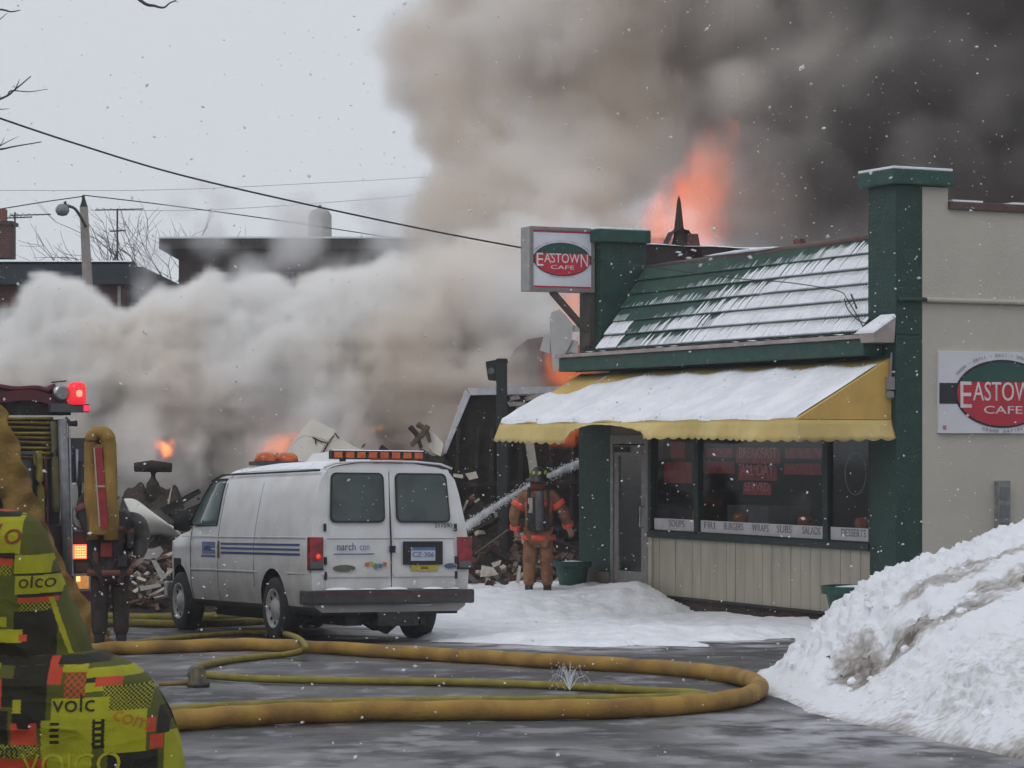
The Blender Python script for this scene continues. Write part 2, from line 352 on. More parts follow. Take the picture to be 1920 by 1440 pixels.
# a scooped, dirty bite on the left face
for bx, by, br, bd in ((2.70, 20.6, .34, .15), (2.86, 20.2, .26, .12), (3.05, 20.7, .22, .07), (3.25, 20.4, .2, .06), (3.45, 20.2, .2, .05)):
    q = np.sqrt(((Xg-bx)/br)**2+((Yg-by)/(br*3.2))**2); h -= bd*sstep(1.0, .35, q+fbm(Xg, Yg, Xg*0, 5, 3, 95)*.35)
gx, gy = np.gradient(h, .022, .04); slope = np.sqrt(gx**2+gy**2)
dirt = np.zeros_like(h)
for bx, by, rx, ry, k in ((2.70, 20.4, .30, 1.2, .75), (3.05, 20.2, .30, .7, .62), (3.35, 19.9, .45, .45, .62), (3.75, 20.3, .45, .4, .55), (3.45, 21.2, .5, .28, .55), (3.9, 21.5, .6, .25, .5), (4.2, 20.6, .5, .3, .42), (3.3, 17.6, .9, 1.4, .20), (2.8, 18.3, .8, 1.0, .14), (2.4, 17.6, .4, .5, .34), (3.2,15.5,.6,.5,.34)):
    q = np.sqrt(((Xg-bx)/rx)**2+((Yg-by)/ry)**2); dirt = np.maximum(dirt, k*sstep(1.15, .3, q))
spots = sstep(.12, .5, -chunk-.1+.5*fbm(Xg, Yg, Xg*0, 2.2, 3, 97))
dirt = dirt*(.62+.65*sstep(.25, -.35, rough+chunk*.8))+.28*sstep(.35, .0, h/np.maximum(ridge, .05)-.04)*sstep(2.3, 2.9, Xg)*.4+spots*.25*crust+.05*sstep(1.1, 2, slope)
dirt = dirt+.20*sstep(.05, .0, h)
keep = ((h[:-1,:-1] > -.01)|(h[1:,1:] > -.01))
amp = ridge_low*(chunk*.085*(.5+.7*crust)+rough*.032*(.5+.6*crust))
ng_ = np.sqrt(1+gx**2+gy**2); Xd = Xg-gx/ng_*amp; Yd = Yg-gy/ng_*amp; Zd = roadz(Yg)+h+amp/ng_
o = link('snow_heap', npmesh('snow_heap', np.stack([Xd, Yd, Zd], -1).reshape(-1, 3), gridfaces(len(xs), len(ys), keep), heap_mat()), kind='stuff',
         label='ploughed heap of dirty snow beside the beige wall', cat='snow heap')
a = o.data.attributes.new('dirt', 'FLOAT', 'POINT'); a.data.foreach_set('value', np.clip(dirt, 0, 1.2).astype(np.float32).ravel())

# crusty lumps tumbled over the heap
rs_ = np.random.RandomState(12); ck = [MB(), MB()]
for k in range(1500):
    i = rs_.randint(20, len(xs)-20); j = rs_.randint(20, len(ys)-20)
    if h[i, j] < .08 or ys[j] > 22.6: continue
    dd = dirt[i, j]; 
    if rs_.rand() > .25+dd*1.5: continue
    s_ = rs_.uniform(.012, .042)*(1+.8*(rs_.rand() < .1)); c = Vector((Xd[i, j], Yd[i, j], Zd[i, j])); mb = ck[1 if dd > .35 and rs_.rand() < .6 else 0]; n_ = 7; vs = []
    for a_ in range(4):
        for q in range(n_): th = 2*math.pi*q/n_; rr = s_*math.sin(.35+a_*.8)*rs_.uniform(.75, 1.2); vs.append(c+Vector((rr*math.cos(th), rr*math.sin(th), s_*(1-.6*a_)*rs_.uniform(.7, 1.1))))
    mb.add(vs, [(a_*n_+q, a_*n_+(q+1) % n_, (a_+1)*n_+(q+1) % n_, (a_+1)*n_+q) for a_ in range(3) for q in range(n_)]+[tuple(range(n_))])
heap_o = o
ck[0].build('snow_lumps', snow, heap_o, kind='stuff'); ck[1].build('dirty_lumps', M('dirty_ice', (.22,.19,.165), .85, (.12,.10,.085), 14., .006), heap_o, kind='stuff')

# ================================================================ café
cafe = thing('cafe_building', 'low green and beige cafe with snowy tiled roof and yellow awning', 'building', CF.o, CF.a)
def cz(px, py, c=0.): return CF.X(px, py, c).z
# --- side wall (beige) and green return
b = MB().box((.395, 0, -.5), (14, .3, 5.12)); b.box((.395, 0, 5.12), (.78, .3, 5.37)); b.build('side_wall', beige, cafe)
MB().box((.78, -.05, 5.1), (14, .34, 5.2)).build('coping', brown, cafe, bevel=.01)
MB().box((.84, -.02, 5.2), (1.3, .3, 5.225)).box((1.75, -.03, 5.2), (14, .32, 5.225)).build('snow', snow, cafe, kind='stuff')
MB().tube([(.4, -.035, 3.96), (14, -.035, 3.96)], .034).build('wall_pipe', beige, cafe, smooth=True)
MB().tube([(.02, -.045, 3.95), (.42, -.045, 3.96)], .03).build('wall_pipe', green, cafe, smooth=True)
# --- pillars with caps
def pillar(y0, y1, x1, ztop, name='pillar'):
    p = MB().box((-.004, y0, 3.52), (x1, y1, ztop)).build('pillar', green, cafe, bevel=.012)
    c = MB().box((-.1, y0-.09, ztop), (x1+.03, y1+.1, ztop+.19)).build('cap', green_band, p, bevel=.02)
    MB().box((-.095, y0-.08, ztop+.188), (x1+.02, y1+.09, ztop+.222)).build('snow', snow, p, bevel=.015, kind='stuff')
    return p
pillar(-.004, .61, .39, 5.38); 
MB().box((.39, -.09, 5.38), (.81, .71, 5.57)).build('cap', green_band, cafe, bevel=.02)
MB().box((.385, -.08, 5.568), (.8, .70, 5.602)).build('snow', snow, cafe, bevel=.015, kind='stuff')
MB().box((.39, .3, 3.5), (.78, .6, 5.378)).build('pillar_back', green, cafe)
pillar(7.78, 8.47, .78, 5.2)
MB().box((0, -.003, -.5), (.395, .58, 3.515)).build('corner_pier', green, cafe, bevel=.01)
MB().box((0, 7.45, -.5), (.5, 8.5, 3.22)).build('corner_pier', green, cafe, bevel=.01)
MB().box((-.06, 7.42, -.5), (-.004, 8.1, .26)).build('pier_base', M('tan_base', (.17,.13,.11), .8), cafe)
# --- siding boards below the windows
ys_ = np.linspace(.585, 6.28, 25)
for k in range(24):
    d = rt(.004); MB().box((.03+d, ys_[k]+.005, .0), (.055+d, ys_[k+1]-.005, .82)).build('board', siding, cafe, bevel=.003)
MB().box((.056, .58, -.02), (.3, 6.3, .82)).build('wall_core', M('dark_gap', (.09,.08,.065)), cafe)
MB().box((.05, .4, -.5), (.3, 7.45, -.02)).build('foundation', M('dark_foundation', (.085,.06,.05), .9, (.05,.035,.03), 4, .02), cafe)
MB().box((-.01, .58, -.035), (.06, 6.3, .0)).build('base_rail', M('dark_rail', (.03,.03,.03)), cafe)
# --- shop windows
dk = M('dark_green_frame', (.010,.026,.024), .5, (.006,.016,.016))
MB().box((-.03, .58, .82), (.12, 6.3, .91)).build('sill', dk, cafe, bevel=.006)
MB().box((-.01, .58, 2.42), (.12, 7.45, 3.22)).build('header', dk, cafe)
mull = [.55, 1.61, 4.94, 6.28]
paper = M('white_paper', (.55,.53,.55), .6, (.48,.46,.48))
redb = M('red_board', (.42,.03,.04), .6, (.2,.014,.02), 9.)
redt = M('red_letters', (.75,.22,.24), .6)
inkm = M('grey_ink', (.2,.19,.21), .6)
for k in range(3):
    y0, y1 = mull[k]+.06, mull[k+1]-.06
    fr = MB(); fr.box((0, y0-.06, .91), (.1, y0, 2.42)).box((0, y1, .91), (.1, y1+.06, 2.42)).box((0, y0, 2.36), (.1, y1, 2.42)).box((0, y0, .91), (.1, y1, .925))
    wdw = fr.build('window', dk, cafe, bevel=.004)
    MB().box((.045, y0, .925), (.053, y1, 2.36)).build('pane', glass, wdw)
    st = MB().box((.034, y0+.02, .935), (.043, y1-.02, 1.1)).build('menu_strip', paper, wdw)
def strip_text(s, px, py, px0, px1):
    a = CF.X(px0, py, .03); c = CF.X(px1, py, .03); wd = abs(a.y-c.y)
    t = text(s, .14, inkm, cafe, (.032, (a.y+c.y)/2, .96), (0,-1,0), (0,0,1), sx=1)
    me = t.data; xsx = [v.co.y for v in me.vertices]; k = wd/(max(xsx)-min(xsx)); my = (a.y+c.y)/2
    for v in me.vertices: v.co.y = my+(v.co.y-my)*k
for s, a_, c_ in (('SOUPS', 1254, 1283), ('FRI', 1320, 1340), ('BURGERS', 1357, 1393), ('WRAPS', 1410, 1441), ('SUBS', 1456, 1484), ('SALADS', 1504, 1538), ('DESSERTS', 1577, 1623)): strip_text(s, 1400, 1000, a_, c_)
# red letter boards hanging inside the panes
def rboard(px0, py0, px1, py1, s=None):
    a_ = CF.X(px0, py0, .14); c_ = CF.X(px1, py1, .14); m_ = CF.X((px0+px1)/2, (py0+py1)/2, .14); zt = (a_.z+cz(px1, py0, .14))/2; zb = (c_.z+cz(px0, py1, .14))/2
    bd = MB().box((.14, c_.y, zb), (.15, a_.y, zt)).build('menu_board', redb, cafe)
    if s:
        hh = (zt-zb)/len(s)
        for i, l in enumerate(s):
            t = text(l, hh*1.05, redt, bd, (.135, m_.y, zt-hh*(i+1)+hh*.14), (0,-1,0), (0,0,1))
            me = t.data; q = [v.co.y for v in me.vertices]; k = min((a_.y-c_.y)*.86/(max(q)-min(q)), 3)
            for v in me.vertices: v.co.y = m_.y+(v.co.y-m_.y)*k
for r in ((1245, 866, 1297, 906, None), (1257, 828, 1283, 858, None), (1324, 840, 1372, 858, None), (1320, 866, 1376, 888, None),
          (1380, 841, 1462, 869, ['BREAKFAST']), (1384, 873, 1456, 901, ['ALL DAY']), (1393, 906, 1446, 928, ['SERVED']), (1472, 840, 1540, 860, None), (1470, 869, 1540, 890, None)): rboard(*r)
# things on the window ledge
orange_m = M('orange_card', (.6,.17,.045), .6, (.45,.1,.03))
for px, py, s_ in ((1380, 978, .2), (1500, 986, .19), (1608, 992, .2), (1296, 977, .1)):
    p = CF.X(px, py, .22)
    o = MB().lathe([(.03, 0), (s_*.5, .05), (s_*.55, .11), (s_*.45, .17), (.02, .19)], 10, Matrix.Translation(CF.o) @ Matrix.Rotation(CF.a, 4, 'Z') @ Matrix.Translation((.3, p.y, 1.04))).build('orange_bowl', orange_m, None, smooth=True)
    tag(o, {1380: 'small orange bowl on the ledge of the wide middle window', 1500: 'small orange bowl near the right mullion of the middle window', 1608: 'small orange bowl behind the right-hand shop window', 1296: 'tiny orange bowl in the narrow window by the door'}[px], 'bowl', 'orange bowls on the cafe window ledge')
MB().box((.16, .6, .9), (.55, 6.2, 1.04)).build('window_ledge', M('dark_wood', (.05,.03,.025)), cafe)
# interior shell
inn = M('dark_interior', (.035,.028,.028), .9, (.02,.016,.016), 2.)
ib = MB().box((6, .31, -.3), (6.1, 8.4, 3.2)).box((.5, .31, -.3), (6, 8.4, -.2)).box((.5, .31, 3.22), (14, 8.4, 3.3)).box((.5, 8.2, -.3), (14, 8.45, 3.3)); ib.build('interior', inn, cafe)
MB().box((1.2, 4.95, .5), (1.9, 6.1, 1.28)).build('counter', M('pale_counter', (.33,.34,.33), .4), cafe)
MB().box((2.6, 1.0, .45), (3.3, 4.2, .5)).box((2.9, 1.4, -.2), (3., 1.5, .45)).box((2.9, 3.6, -.2), (3., 3.7, .45)).build('table', M('dark_table', (.09,.05,.04), .4), cafe)
# faint ring sign and slim bottle in the window
pr = CF.X(1604, 888, .12)
MB().tube([(.12, pr.y+.24*math.cos(q), pr.z+.27*math.sin(q)) for q in np.linspace(0, 2*math.pi, 33)], .008, 6, cap=False).build('ring_sign', M('grey_ring', (.2,.2,.2)), cafe)
# --- door
dy0, dy1 = 6.36, 7.40
fr = MB().box((-.02, dy0-.06, -.06), (.1, dy0+.03, 2.3)).box((-.02, dy1-.03, -.06), (.1, dy1+.05, 2.3)).box((-.02, dy0+.03, 2.17), (.1, dy1-.03, 2.3)).build('door_frame', alu, cafe, bevel=.005)
MB().box((-.004, dy0+.0, 2.3), (.1, dy1+.05, 2.42)).build('transom_panel', M('brown_panel', (.2,.165,.14)), cafe)
dr = MB().box((.0, dy0+.04, -.05), (.05, dy0+.17, 2.15)).box((.0, dy1-.17, -.05), (.05, dy1-.04, 2.15)).box((.0, dy0+.17, 2.0), (.05, dy1-.17, 2.15)).box((.0, dy0+.17, -.05), (.05, dy1-.17, .3)).build('door', alu, cafe, bevel=.004)
MB().box((.02, dy0+.17, .3), (.028, dy1-.17, 2.0)).build('pane', door_glass, dr)
MB().tube([(-.0, dy0+.1, .95), (-.06, dy0+.1, .97), (-.06, dy0+.1, 1.25), (0, dy0+.1, 1.27)], .014, 6).build('handle', chrome, dr)
MB().box((-.06, dy0+.5, 2.05), (-.001, dy0+.9, 2.13)).build('door_closer', M('dark_closer', (.03,.03,.03)), dr)
MB().box((-.02, 6.22, .9), (.1, 6.3, 2.42)).build('jamb', dk, cafe)
MB().box((-.012, 6.2, -.02), (.04, 6.31, .82)).build('jamb', siding, cafe)
# --- fascia, ledge, mansard roof
MB().box((-.28, .30, 3.27), (.12, 8.62, 3.475)).build('fascia', green_band, cafe, bevel=.012)
lg = MB().box((-.33, .12, 3.478), (.12, 8.66, 3.53)).build('eave_ledge', ledge_m, cafe, bevel=.008)
ug = MB(); ug.hexa([(-.33, .0, 3.42), (-.02, .0, 3.42), (-.02, .28, 3.42), (-.33, .28, 3.42), (-.34, -.02, 3.53), (-.01, -.02, 3.74), (-.01, .3, 3.74), (-.34, .3, 3.53)]); ug.build('gutter_end', ledge_m, cafe, bevel=.01)
MB().hexa([(-.345, -.02, 3.532), (-.005, -.02, 3.742), (-.005, .36, 3.742), (-.345, .42, 3.532), (-.34, 0, 3.57), (-.02, 0, 3.78), (-.02, .3, 3.78), (-.34, .35, 3.57)]).build('snow', snow, cafe, kind='stuff', bevel=.01)
MB().grid(lambda u, v: (-.32+.16*v, .35+8.2*u, 3.534+.014*abs(math.sin(u*61))+.012*math.sin(u*23)*v), 120, 3).build('snow', snow, cafe, smooth=True, kind='stuff')
Z0, Z1, X0, X1 = 3.56, 4.83, -.05, .80
def rp(s, y, off=0.):   # point on the roof slope, s 0..1 upwards
    nrm = Vector((-(Z1-Z0), 0, X1-X0)).normalized(); return Vector((X0+(X1-X0)*s, y, Z0+(Z1-Z0)*s))+nrm*off
MB().hexa([(X0+.05, .6, Z0), (X1, .6, Z0), (X1, 7.79, Z0), (X0+.05, 7.79, Z0), (X1-.02, .6, Z1-.05), (X1, .6, Z1-.05), (X1, 7.79, Z1-.05), (X1-.02, 7.79, Z1-.05)]).build('roof_core', dark, cafe)
tile_m = M('green_tile', (.016,.078,.054), .42, (.010,.046,.034), 5., spec=.5)
pitch = .066; nr = int((7.79-.61)/pitch); rng = np.random.RandomState(3)
ROWS = 6
for r in range(ROWS):
    s0, s1 = r/ROWS-.02, (r+1)/ROWS+.01; mb = MB(); sn = MB()
    for k in range(nr):
        y = .615+k*pitch; yj = .0
        prof = [(0, .012), (.013, .045), (.033, .052), (.053, .045), (.066, .012)]
        o0 = .034+rng.uniform(-.004, .004); vs = []
        for s, lift in ((s0, o0), (s1, .0)):
            for dy, hgt in prof: vs.append(rp(s, y+dy, hgt+lift))
        for dy, hgt in prof: vs.append(rp(s0, y+dy, -.01))
        mb.add(vs, [(i, i+1, 6+i, 5+i) for i in range(4)]+[(10+i, 11+i, i+1, i) for i in range(4)])
        # snow caught in the grooves, deeper towards the near end and the lower courses
        tt = (7.8-y)/7.2; cov = (.20+1.2*tt)*(1.32-.13*r)-.12*(r == ROWS-1)+.35*(vnoise(np.array([y*1.7]), np.array([r*1.3]), np.array([0.]), 5)[0]-.5)
        if r == ROWS-1: cov = tt*1.0-.12
        if r == 0: cov = max(cov, .45+.3*rng.rand())
        cov = cov*(1.)+rng.uniform(-.13, .13)
        if y > 7.05 and r in (0, 1, 2): cov = .9 if r < 2 else .5*(y > 7.3)
        if cov > .08:
            cv = min(1., cov*1.12); hi_ = min(.97, .25+.8*cv*rng.uniform(.75, 1.15)) if cv > .3 else cv*rng.uniform(.6, 1.3)
            sa = s0+.010; sb = s0+(s1-s0)*hi_; wd_ = .013+.0215*min(1, cv*1.05)
            h0 = o0+.034+.036*cv**2; h1 = .030+.038*cv**2
            hh = rng.uniform(-.006, .006)
            q = [rp(sa, y-wd_, h0-.012), rp(sa, y+wd_, h0-.012), rp((sa+sb)/2, y-wd_*.95, (h0+h1)/2-.004), rp((sa+sb)/2, y+wd_*.95, (h0+h1)/2-.004),
                 rp(sb, y-wd_*.35+hh, h1-.02), rp(sb, y+wd_*.35+hh, h1-.02), rp(sa, y, h0+.004), rp((sa+sb)/2, y, (h0+h1)/2+.008), rp(sb, y+hh, h1-.01), rp(sa-.004, y, h0-.045)]
            sn.add(q, [(0,6,7,2),(6,1,3,7),(2,7,8,4),(7,3,5,8),(0,9,6),(9,1,6)])
    tc = mb.build('tile_course', tile_m, cafe)
    sn.build('snow', snow, tc, kind='stuff')
MB().tube([(X1-.02, .6, Z1+.02), (X1-.0, 3.2, Z1+.01), (X1, 7.8, Z1-.02)], .07, 10).build('ridge_cap', brown, cafe, smooth=True)
MB().tube([(X1-.06, 3.9+.3*i, Z1+.065) for i in range(8)], [.0, .02, .03, .025, .03, .02, .015, 0], 6).build('snow', snow, cafe, smooth=True, kind='stuff')
MB().box((.8, .3, 3.3), (.86, 8.2, Z1)).box((.86, .3, 4.4), (14, 8.2, 4.5)).build('flat_roof', dark, cafe)
# far parapet behind the tiles
MB().box((.78, 8.0, 3.3), (14, 8.28, 5.2)).build('parapet', M('sooty_brick', (.06,.045,.05), .85, (.035,.028,.032), 7., .006), cafe)
MB().grid(lambda u, v: (.8+13.1*u, 7.96+.36*v, 5.205+.03*(1-(2*v-1)**2)+.006*math.sin(u*80)), 90, 5).build('snow', snow, cafe, smooth=True, kind='stuff')
# --- wires on the roof and rod
wire_m = M('black_wire', (.02,.02,.022), .6)
def F3(px, py, c): p = CF.X(px, py, c); return tuple(p)
MB().tube(curve_pts([F3(1110, 487, -.05), F3(1250, 505, .0), F3(1380, 522, .05), F3(1480, 530, .1), F3(1570, 545, .05), F3(1588, 560, .0)], 6), .007, 5).tube(curve_pts([F3(1583, 560, -.05), F3(1590, 580, -.1), F3(1612, 602, -.12), F3(1640, 606, -.1), F3(1655, 600, -.05)], 5), .008, 5).tube(curve_pts([F3(1588, 560, -.05), F3(1603, 585, -.1), F3(1618, 612, -.12)], 5), .008, 5).tube([F3(1596, 552, -.02), F3(1606, 578, -.1)], .012, 5).build('cable', wire_m, cafe)
# --- downspout / rope cleat by the awning end
MB().tube([(-.03, .05, 3.3), (-.035, .06, 3.0)], .014, 6).obox((-.05, .05, 2.92), (.09, .08, .16)).obox((-.06, .04, 2.78), (.07, .07, .08)).build('awning_pulley', M('grey_fitting', (.25,.25,.26)), cafe)

# --- awning
yel = M('yellow_canvas', (.60,.385,.10), .7, (.52,.33,.085), 4., .004, 50.)
yel3 = M('valance_canvas', (.60,.47,.19), .7, (.50,.37,.13), 2.2, .004, 50.)
yel2 = M('faded_yellow_canvas', (.62,.44,.14), .7, (.56,.38,.1), 3.)
AY0, AY1, AV, AZT, AZF = .10, 8.44, -1.37, 3.235, 2.47
def aw(u, v):  # u along 0..1 (near to far end), v 0 wall .. 1 front
    y = AY0+(AY1-AY0)*u
    sag = -.055*math.sin(math.pi*min(1, v*.92+.04))*math.sin(math.pi*((u*7) % 1)); y_edge = 0
    x = AV*v-.004; 
    # both ends are cut back so the canvas leans in
    return (x, y, AZT+(AZF-AZT)*v+sag+.015*math.sin(u*44)*v*(1 if u > .55 else .4))
A = MB().grid(lambda u, v: aw(u, v), 90, 14); awn = A.build('awning', yel2, cafe, smooth=True)
awn.modifiers.new('s', 'SOLIDIFY').thickness = .012
for ye, nm in ((AY0, 'near'), (AY1, 'far')):
    e = MB(); n_ = 10
    top = [aw(0 if nm == 'near' else 1, k/(n_-1)) for k in range(n_)]
    e.add([(p[0], ye, p[2]) for p in top]+[(p[0], ye, AZF) for p in top], [(k, k+1, n_+k+1, n_+k) for k in range(n_-1)])
    o = e.build('end_panel', yel, awn); o.modifiers.new('s', 'SOLIDIFY').thickness = .008
# valance: scalloped, hanging, blown and creased
def vdrop(y):
    d = .225
    return d+.03*abs(math.sin(y*math.pi/.21))+(.02*math.sin(y*1.1))
vm = MB(); NV = 340
def vpt(s, v):   # s metres along: 0..1.37 near end, then front
    L0 = -AV
    if s < L0: x = -s; y = AY0-.004-.10*v*(1-s/L0)**.5*1.; bl = 0
    else:
        y = AY0+(s-L0); x = AV
        x += -.10*v*math.sin(min(1, (y-AY0)/1.)*math.pi/2)*(1+.5*math.sin(y*1.9)) + .03*math.sin(y*5.1)*v
    fold = 0
    dr = vdrop(s)
    f_ = s-L0-3.55
    if 0 < f_ < 2.6: dr *= .10+.90*abs((f_-1.2)/1.4)**2.4; x -= .16*math.sin(f_/2.6*math.pi)*v   # wind folds it up here
    if -.5 < f_ < .15: x -= .07*v*math.sin((f_+.5)/.65*math.pi)
    if f_ > 2.2: dr *= 1.12
    return (x, y, AZF-.005-dr*v)
TOT = -AV+(AY1-AY0)
vm.grid(lambda u, v: vpt(u*TOT, v), 420, 5); o = vm.build('valance', yel3, awn, smooth=True); o.modifiers.new('s', 'SOLIDIFY').thickness = .006
# snow lying on the awning canvas, thinner over the top and far end
def awsnow_mesh():
    nu, nv = 260, 60; u = np.linspace(0, 1, nu); v = np.linspace(0, 1.0, nv); U, V = np.meshgrid(u, v, indexing='ij')
    Y = AY0+(AY1-AY0)*U; X = AV*V-.006
    Z = AZT+(AZF-AZT)*V-.055*np.sin(math.pi*np.minimum(1, V*.92+.04))*np.sin(math.pi*((U*7) % 1))+.015*np.sin(U*44)*V*np.where(U > .55, 1, .4)
    cov = sstep(.02, .14, V-.05-.28*sstep(.72, 1.0, U)+.05*fbm(X, Y, Z, 2.5, 4, 7))*sstep(.0, .02, U+.0*V)
    cov = cov*(1-.97*sstep(.955, .985, V+.03*fbm(X*0, Y, Z*0, 3, 3, 15)))
    diag = sstep(.0, .03, (U*(AY1-AY0))-.02)   # near end bare along the hem
    th = cov*diag*(.026+.012*fbm(X, Y, Z, 6, 3, 9)+.012*(np.abs(2*((U*7) % 1)-1)))
    keep = (th[:-1,:-1] > .002)
    return npmesh('snow', np.stack([X-.5*th, Y, Z+th+.004], -1).reshape(-1, 3), gridfaces(nu, nv, keep), snow)
link('snow', awsnow_mesh(), awn, kind='stuff')
seam = MB()
for k in range(1, 7):
    u = k/7; seam.tube([Vector(aw(u, v))+Vector((-.01, 0, .032)) for v in np.linspace(.12, .98, 10)], .008, 5)
seam.build('seam', M('seam_snow', (.62,.62,.66), .8), awn)
fm = MB()
for y in (.2, 2.9, 5.6, 8.3): fm.tube([(-.0, y, 2.5), (AV+.03, y, AZF-.02)], .015, 6).tube([(-.0, y, 3.2), (AV+.03, y, AZF-.02)], .015, 6)
fm.tube([(AV+.03, .15, AZF-.02), (AV+.03, 8.4, AZF-.02)], .015, 6).build('awning_frame', alu, awn)

# ================================================================ signs
def wd(p): return CT @ Vector(p)
sign_w = M('sign_white', (.66,.67,.72), .35, (.6,.6,.66), 3.)
sign_red = M('sign_red', (.50,.022,.045), .4, (.42,.02,.04), 5.)
sign_green = M('sign_green', (.012,.075,.055), .4, (.01,.06,.045), 5.)
sign_black = M('sign_black', (.015,.016,.02), .4)
letter_w = M('letter_white', (.75,.7,.72), .5)
ink = M('sign_ink', (.33,.33,.38), .5)
def oval(mb, cx, cz_, rx, rz, y, zlo=None, zhi=None, n=40, th=.004):
    pts = []
    for i in range(n*2):
        q = 2*math.pi*i/(n*2); x = cx+rx*math.cos(q); z = cz_+rz*math.sin(q)
        if zlo is not None and z < zlo: z = zlo
        if zhi is not None and z > zhi: z = zhi
        pts.append((x, y, z))
    return mb.prism(pts, (0, -th, 0))
def logo(parent, cx, cz_, W, H, y, kr=1., kb=1.):
    """white panel art: black band, oval half green half red, lettering. y is the face plane, facing -y"""
    k = W/1.93; rx, rz = .705*k*kr, .405*k*(H/W)/(1.03/1.93)*kb
    MB().box((cx-W/2, y-.004, cz_-.13*k), (cx+W/2, y, cz_+.13*k)).build('black_band', sign_black, parent)
    oval(MB(), cx, cz_, rx+.025*k, rz+.025*k, y-.004).build('oval_border', sign_black, parent)
    oval(MB(), cx, cz_, rx, rz, y-.009, zhi=cz_+rz*.36).build('oval_lower', sign_red, parent)
    oval(MB(), cx, cz_, rx*.98, rz*.98, y-.009, zlo=cz_+rz*.37).build('oval_upper', sign_green, parent)
    def fit(s, x0, x1, z0, z1, mt, name='lettering', yy=y-.014):
        t = text(s, .2, mt, parent, (0, yy, 0), (1,0,0), (0,0,1), name=name); me = t.data
        X = [v.co.x for v in me.vertices]; Z = [v.co.z for v in me.vertices]; a, b_, c, d = min(X), max(X), min(Z), max(Z)
        for v in me.vertices: v.co.x = x0+(v.co.x-a)/(b_-a)*(x1-x0); v.co.z = z0+(v.co.z-c)/(d-c)*(z1-z0)
        return t
    top = cz_+rz*.37
    fit('E', cx-rx*.93, cx-rx*.69, cz_-rz*.44, top, letter_w)
    fit('ASTOW', cx-rx*.66, cx+rx*.62, cz_-rz*.22, top, letter_w)
    fit('N', cx+rx*.66, cx+rx*.92, cz_-rz*.44, top, letter_w)
    fit('CAFE', cx-rx*.42, cx+rx*.42, cz_-rz*.62, cz_-rz*.38, letter_w)
    for s_, sg in (('FRESH • GRILL • DELI • SOUPS • SALADS', 1), ('GRAND RAPIDS', -1)):
        n = len(s_)
        for i, ch in enumerate(s_):
            if ch == ' ': continue
            q = math.radians(90+sg*(60 if sg > 0 else 22)*(1-2*i/(n-1))) if sg > 0 else math.radians(270-22*(1-2*i/(n-1)))
            px, pz = cx+(rx+.09*k)*math.cos(q), cz_+(rz+.075*k)*math.sin(q)
            tx = Vector((-math.sin(q)*(rx+.09*k), 0, math.cos(q)*(rz+.075*k))).normalized()
            if sg > 0: tx = -tx
            up = Vector((-tx.z, 0, tx.x))
            text(ch, .055*k, ink, parent, Vector((px, y-.006, pz))-up*.02*k, tx, up)
wsg = thing('wall_sign', 'flat white cafe sign with red and green oval fixed on the beige wall', 'sign', wd((.6, 0, 2.3)), CF.a)
wx0, wz0, wz1 = .02, -.02, 1.02
MB().box((.016, -.045, 0), (1.95, -.001, 1.03)).build('panel', sign_w, wsg, bevel=.006)
logo(wsg, .983, .50, 1.93, 1.03, -.046)
MB().box((.07, -.05, .05), (.12, -.047, .10)).build('union_mark', M('faint_red', (.5,.2,.22)), wsg)
hs = thing('hanging_sign', 'square white cafe sign box jutting from the green pillar on a strut', 'sign', wd((-.03, 7.95, 4.45)), CF.a)
HW, HH = 1.08, .96
MB().box((-HW, 0, 0), (0, .3, HH)).build('cabinet', M('grey_cabinet', (.36,.36,.36), .45), hs, bevel=.01)
MB().box((-HW+.05, -.006, .05), (-.05, 0, HH-.05)).build('panel', sign_w, hs)
MB().box((-HW, -.03, 0), (-HW+.05, 0, HH)).box((-.05, -.03, 0), (0, 0, HH)).box((-HW+.05, -.03, 0), (-.05, 0, .05)).box((-HW+.05, -.03, HH-.05), (-.05, 0, HH)).build('frame', M('frame_grey', (.22,.21,.2), .5), hs)
MB().box((-HW+.06, -.012, .055), (-.06, -.006, .08)).build('red_border', sign_red, hs); MB().box((-HW+.06, -.012, HH-.08), (-.06, -.006, HH-.055)).build('red_border', sign_red, hs)
logo(hs, -HW/2, HH/2-.0, HW-.1, .70, -.007, 1.30, .86)
for d in (.1, .22): MB().tube([(.0, d, -.62), (-.62, d, -.0)], .035, 4).build('strut', M('rust_strut', (.1,.075,.06), .7), hs)
MB().box((-.06, .02, -.8), (.03, .28, .0)).build('mounting_post', M('rust_strut2', (.07,.06,.05), .7), hs)
for d in (.05, .18): MB().tube([(-.02, d, -.78), (-.20, d, -1.2)], .014, 5).build('stay', wire_m, hs)
# meter box on the wall
p = CF.Y(1875, 965)
mt_ = thing('meter_box', 'narrow grey utility box on the beige wall above the snow heap', 'utility box', wd((p.x, 0, p.z-.35)), CF.a)
MB().box((-.09, -.1, 0), (.09, -.002, .78)).build('box', M('box_grey', (.24,.25,.25), .5, (.15,.16,.16), 14.), mt_, bevel=.008)
for k in range(3): MB().box((-.07, -.108, .1+.22*k), (.07, -.1, .26+.22*k)).build('cover_plate', M('plate_grey', (.16,.17,.18), .5), mt_)
